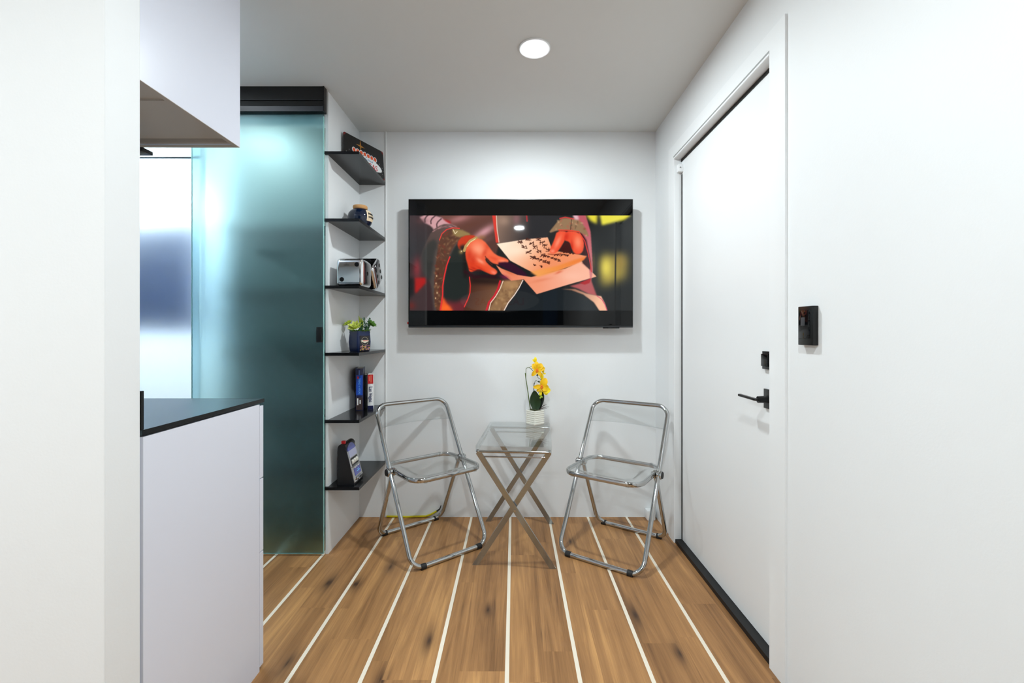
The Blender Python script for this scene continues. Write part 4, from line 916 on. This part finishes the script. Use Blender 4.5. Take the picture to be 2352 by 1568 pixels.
# ---------------------------------------------------------------- orchid on the table
def orchid():
    t = thing('orchid', 'yellow artificial orchid in a ribbed white square pot on the table', 'potted plant', (0.1215, 2.566, TZ), 0)
    a = 0.039; loops = []; n = 7; Hh = 0.080; ro = math.radians(40)
    def sq(s, z): return [(x*math.cos(ro)-y*math.sin(ro), x*math.sin(ro)+y*math.cos(ro), z) for x, y in rrect(-s, s, -s, s, 0.004, 3)]
    for k in range(n):
        z = Hh*k/n
        loops += [sq(a-0.003, z+0.0005), sq(a-0.0032, z+0.003), sq(a, z+0.005), sq(a, z+Hh/n-0.0015), sq(a-0.003, z+Hh/n)]
    loops += [sq(a-0.007, Hh), sq(a-0.008, Hh-0.012)]
    MB().loft(loops).build('pot', M_ceramic, t, angle=20)
    ms = MB(); rnd = random.Random(8)
    for k in range(20): ms.ball((rnd.uniform(-0.025, 0.025), rnd.uniform(-0.025, 0.025), Hh-0.008+rnd.uniform(0, 0.006)), 0.010, 8, 5)
    ms.build('moss', M_soil, t)
    k_ = 0.002535
    P = lambda zx, zy, y=0.0: ((zx-415)*0.11482*k_, y, Hh+(1165-zy)*0.11482*k_)   # measured off the plant's front view, millimetre scale
    st = MB()
    st.tube([P(325, 1160), P(300, 1000, -0.004), P(265, 760, -0.008), P(235, 560, -0.01), P(218, 430, -0.01)], [0.0028, 0.0028, 0.0026, 0.0024, 0.0022], 8)
    st.tube(fillet([P(232, 520, -0.01), P(235, 330, -0.012), P(300, 318, -0.016), P(375, 388, -0.02)], 0.01, 6), 0.0016, 8)
    st.tube([P(300, 322, -0.016), P(365, 280, -0.02)], 0.0012, 6); st.tube([P(330, 345, -0.018), P(385, 330, -0.02)], 0.0012, 6)
    st.build('flower_stem', M_stem, t)
    s2 = MB()
    s2.tube([P(400, 1150, 0.01), P(395, 900, 0.008), P(392, 760, 0.004), P(398, 630, 0.0)], 0.0022, 8)
    s2.tube(fillet([P(398, 660, 0.0), P(420, 575, -0.006), P(470, 595, -0.012), P(540, 640, -0.016)], 0.008, 5), 0.0014, 8)
    s2.tube(fillet([P(440, 470, -0.016), P(480, 530, -0.016), P(545, 560, -0.016)], 0.006, 5), 0.0013, 6)
    s2.tube([P(540, 760, -0.014), P(490, 720, -0.014), P(480, 830, -0.012)], 0.0012, 6)
    s2.build('flower_stem', M_leafd, t)
    def flat_leaf(name, base, tip, width, y0, y1, m):
        def fn(a_, b_):
            wd = width*math.sin(PI*(0.10+0.88*a_))**0.75
            x = base[0]+(tip[0]-base[0])*a_; z = base[2]+(tip[2]-base[2])*a_
            return (x+wd*(b_-0.5), y0+(y1-y0)*a_+abs(b_-0.5)*-0.008+0.006*math.sin(PI*a_), z)
        return MB().slab(fn, 14, 6, (0, 0.0012, 0)).build(name, m, t)
    flat_leaf('leaf', P(430, 1170), P(400, 770), 0.062, -0.018, -0.024, M_leafd)
    flat_leaf('leaf', P(480, 1150), P(560, 800), 0.044, 0.004, 0.008, mat('deep_green_leaf', (14, 30, 14), 0.35))
    rt = MB()
    for tip in ((640, 1045), (690, 1095), (600, 1060), (650, 1135)): rt.tube([P(500, 1150), P((500+tip[0])/2, (1150+tip[1])/2-12, -0.01), P(tip[0], tip[1], -0.015)], [0.0014, 0.0012, 0.0008], 6)
    rt.build('aerial_roots', M_brown, t)
    def petal(mb, c, ang, L, wd, y, cup=0.3):
        dx, dz = math.cos(ang), math.sin(ang)
        def fn(a_, b_):
            w_ = wd*math.sin(PI*(0.08+0.86*a_))**0.7; r = L*a_
            return (c[0]+dx*r-dz*w_*(b_-0.5), y-cup*L*a_*(1-a_)*1.2-abs(b_-0.5)*w_*0.2, c[2]+dz*r+dx*w_*(b_-0.5))
        mb.slab(fn, 8, 4, (0, 0.0007, 0))
    def flower(zx, zy, angs, L, name):
        c = P(zx, zy); pb = MB()
        for (an, l, w_) in angs: petal(pb, c, math.radians(an), L*l, L*w_, -0.022)
        fl = pb.build(name, M_yellow, t)
        th = MB().ball((c[0], -0.028, c[2]), (0.006, 0.005, 0.006), 10, 6)
        petal(th, c, math.radians(-100), L*0.35, L*0.3, -0.030); petal(th, c, math.radians(-60), L*0.3, L*0.2, -0.030); th.build('throat', M_throat, fl)
        return fl
    flower(450, 360, ((95, 1.0, 0.72), (130, 0.9, 0.7), (50, 0.95, 0.78), (230, 1.0, 0.55), (10, 1.0, 0.6), (305, 1.05, 0.5)), 0.046, 'flower')
    flower(540, 680, ((60, 1.1, 0.95), (190, 1.05, 0.55), (230, 0.9, 0.5), (-25, 0.95, 0.9), (285, 0.8, 0.5)), 0.046, 'flower')
    f3 = MB(); c = P(420, 215); petal(f3, c, math.radians(92), 0.030, 0.017, -0.018); petal(f3, c, math.radians(135), 0.024, 0.012, -0.016); petal(f3, P(545, 260), math.radians(-80), 0.050, 0.020, -0.014); petal(f3, P(540, 430), math.radians(-85), 0.036, 0.022, -0.016); petal(f3, P(570, 440), math.radians(0), 0.016, 0.010, -0.012); f3.build('side_flower', M_yellow2, t)
    f4 = MB(); c = P(575, 790); petal(f4, c, math.radians(15), 0.042, 0.034, -0.020); petal(f4, c, math.radians(-35), 0.030, 0.020, -0.016); petal(f4, P(500, 760), math.radians(-70), 0.032, 0.016, -0.018); petal(f4, P(500, 880), math.radians(80), 0.020, 0.012, -0.02); f4.build('side_flower', M_yellow2, t)
    bd = MB()
    for x, y in ((460, 465), (540, 560), (488, 598), (530, 608)): bd.ball(P(x, y, -0.018), (0.0060, 0.005, 0.0050), 10, 6)
    bd.build('buds', M_leafd, t)
    b2 = MB()
    for x, y in ((500, 860), (530, 890), (515, 915), (545, 900)): b2.ball(P(x, y, -0.02), (0.0050, 0.005, 0.0060), 10, 6)
    b2.build('green_buds', mat('yellow_green_bud', (150, 176, 40), 0.5), t)
orchid()

# ---------------------------------------------------------------- small things at the foot of the back wall
cb = thing('yellow_cord', 'yellow cord lying along the foot of the back wall behind the left chair', 'cord', (-0.76, BACK-0.008, 0))
MB().tube([(0, 0, 0.007), (0.08, 0, 0.0065), (0.12, -0.004, 0.005), (0.17, 0, 0.007), (0.235, 0, 0.008), (0.265, -0.002, 0.020), (0.300, -0.004, 0.040)], 0.0058, 10).build('cord_cable', M_cord, cb)
MB().tube([(0.300, -0.004, 0.040), (0.318, -0.006, 0.054), (0.325, -0.006, 0.075)], [0.005, 0.0035, 0.002], 8).build('cord_end', M_seal, cb)
sk = thing('socket_box', 'small white socket box low in the right corner behind the chair', 'socket', (0.806, 2.628, 0.0))
MB().box(-0.024, 0.024, -0.026, 0.0255, 0.0, 0.056, 0.003).build('box_body', M_trim, sk)
MB().lathe([(0.0085, 0.0), (0.0085, 0.0012), (0.0065, 0.0012), (0.006, 0.0003)], 20, M=Matrix.Translation((-0.004, -0.026, 0.026)) @ Matrix.Rotation(PI/2, 4, 'X')).build('ring', mat('grey_ring', (150, 150, 148), 0.5), sk)
MB().lathe([(0.0001, 0.0008), (0.0018, 0.0006), (0.0022, 0.0)], 10, M=Matrix.Translation((-0.004, -0.026, 0.042)) @ Matrix.Rotation(PI/2, 4, 'X')).build('screw', M_ink, sk)

# ---------------------------------------------------------------- mural behind the camera (mirrored in the screen)
mu = thing('wall_mural', 'dark mural panel with pale lettered board and palms on the rear wall', 'mural', (-0.3, REAR, 0))
MB().box(-1.3, 1.12, 0.0, 0.02, 0.02, 2.28).build('mural_panel', M_mural, mu, smooth=False)
MB().box(0.78, 1.02, 0.0205, 0.022, 0.15, 1.9).build('blue_tower', M_muralb, mu, smooth=False)
oval = [(0.06+0.66*math.cos(2*PI*k/32), 1.64+0.19*math.sin(2*PI*k/32)) for k in range(32)]
MB().loft([[(x, 0.022, z) for x, z in oval], [(x, 0.026, z) for x, z in oval]]).build('board', M_muralp, mu, smooth=False)
text_mesh('town_lettering', 'LAS VEGAS', 0.17, M_redp, mu, basis((-1, 0, 0), (0, 0, 1), (0.06, 0.027, 1.62)))
pm = MB()
for x in (-0.15, 0.22, 0.80):
    pm.tube([(x, 0.03, 0.15), (x+0.02, 0.03, 0.95)], 0.015, 8)
    for k in range(7):
        an = PI*k/6; leaf(pm, (x+0.02, 0.03, 0.95), (math.cos(an), 0.0, math.sin(an)*0.6+0.1), 0.22, 0.05, (0, 1, 0), -0.2)
pm.build('palm_print', M_ink, mu)
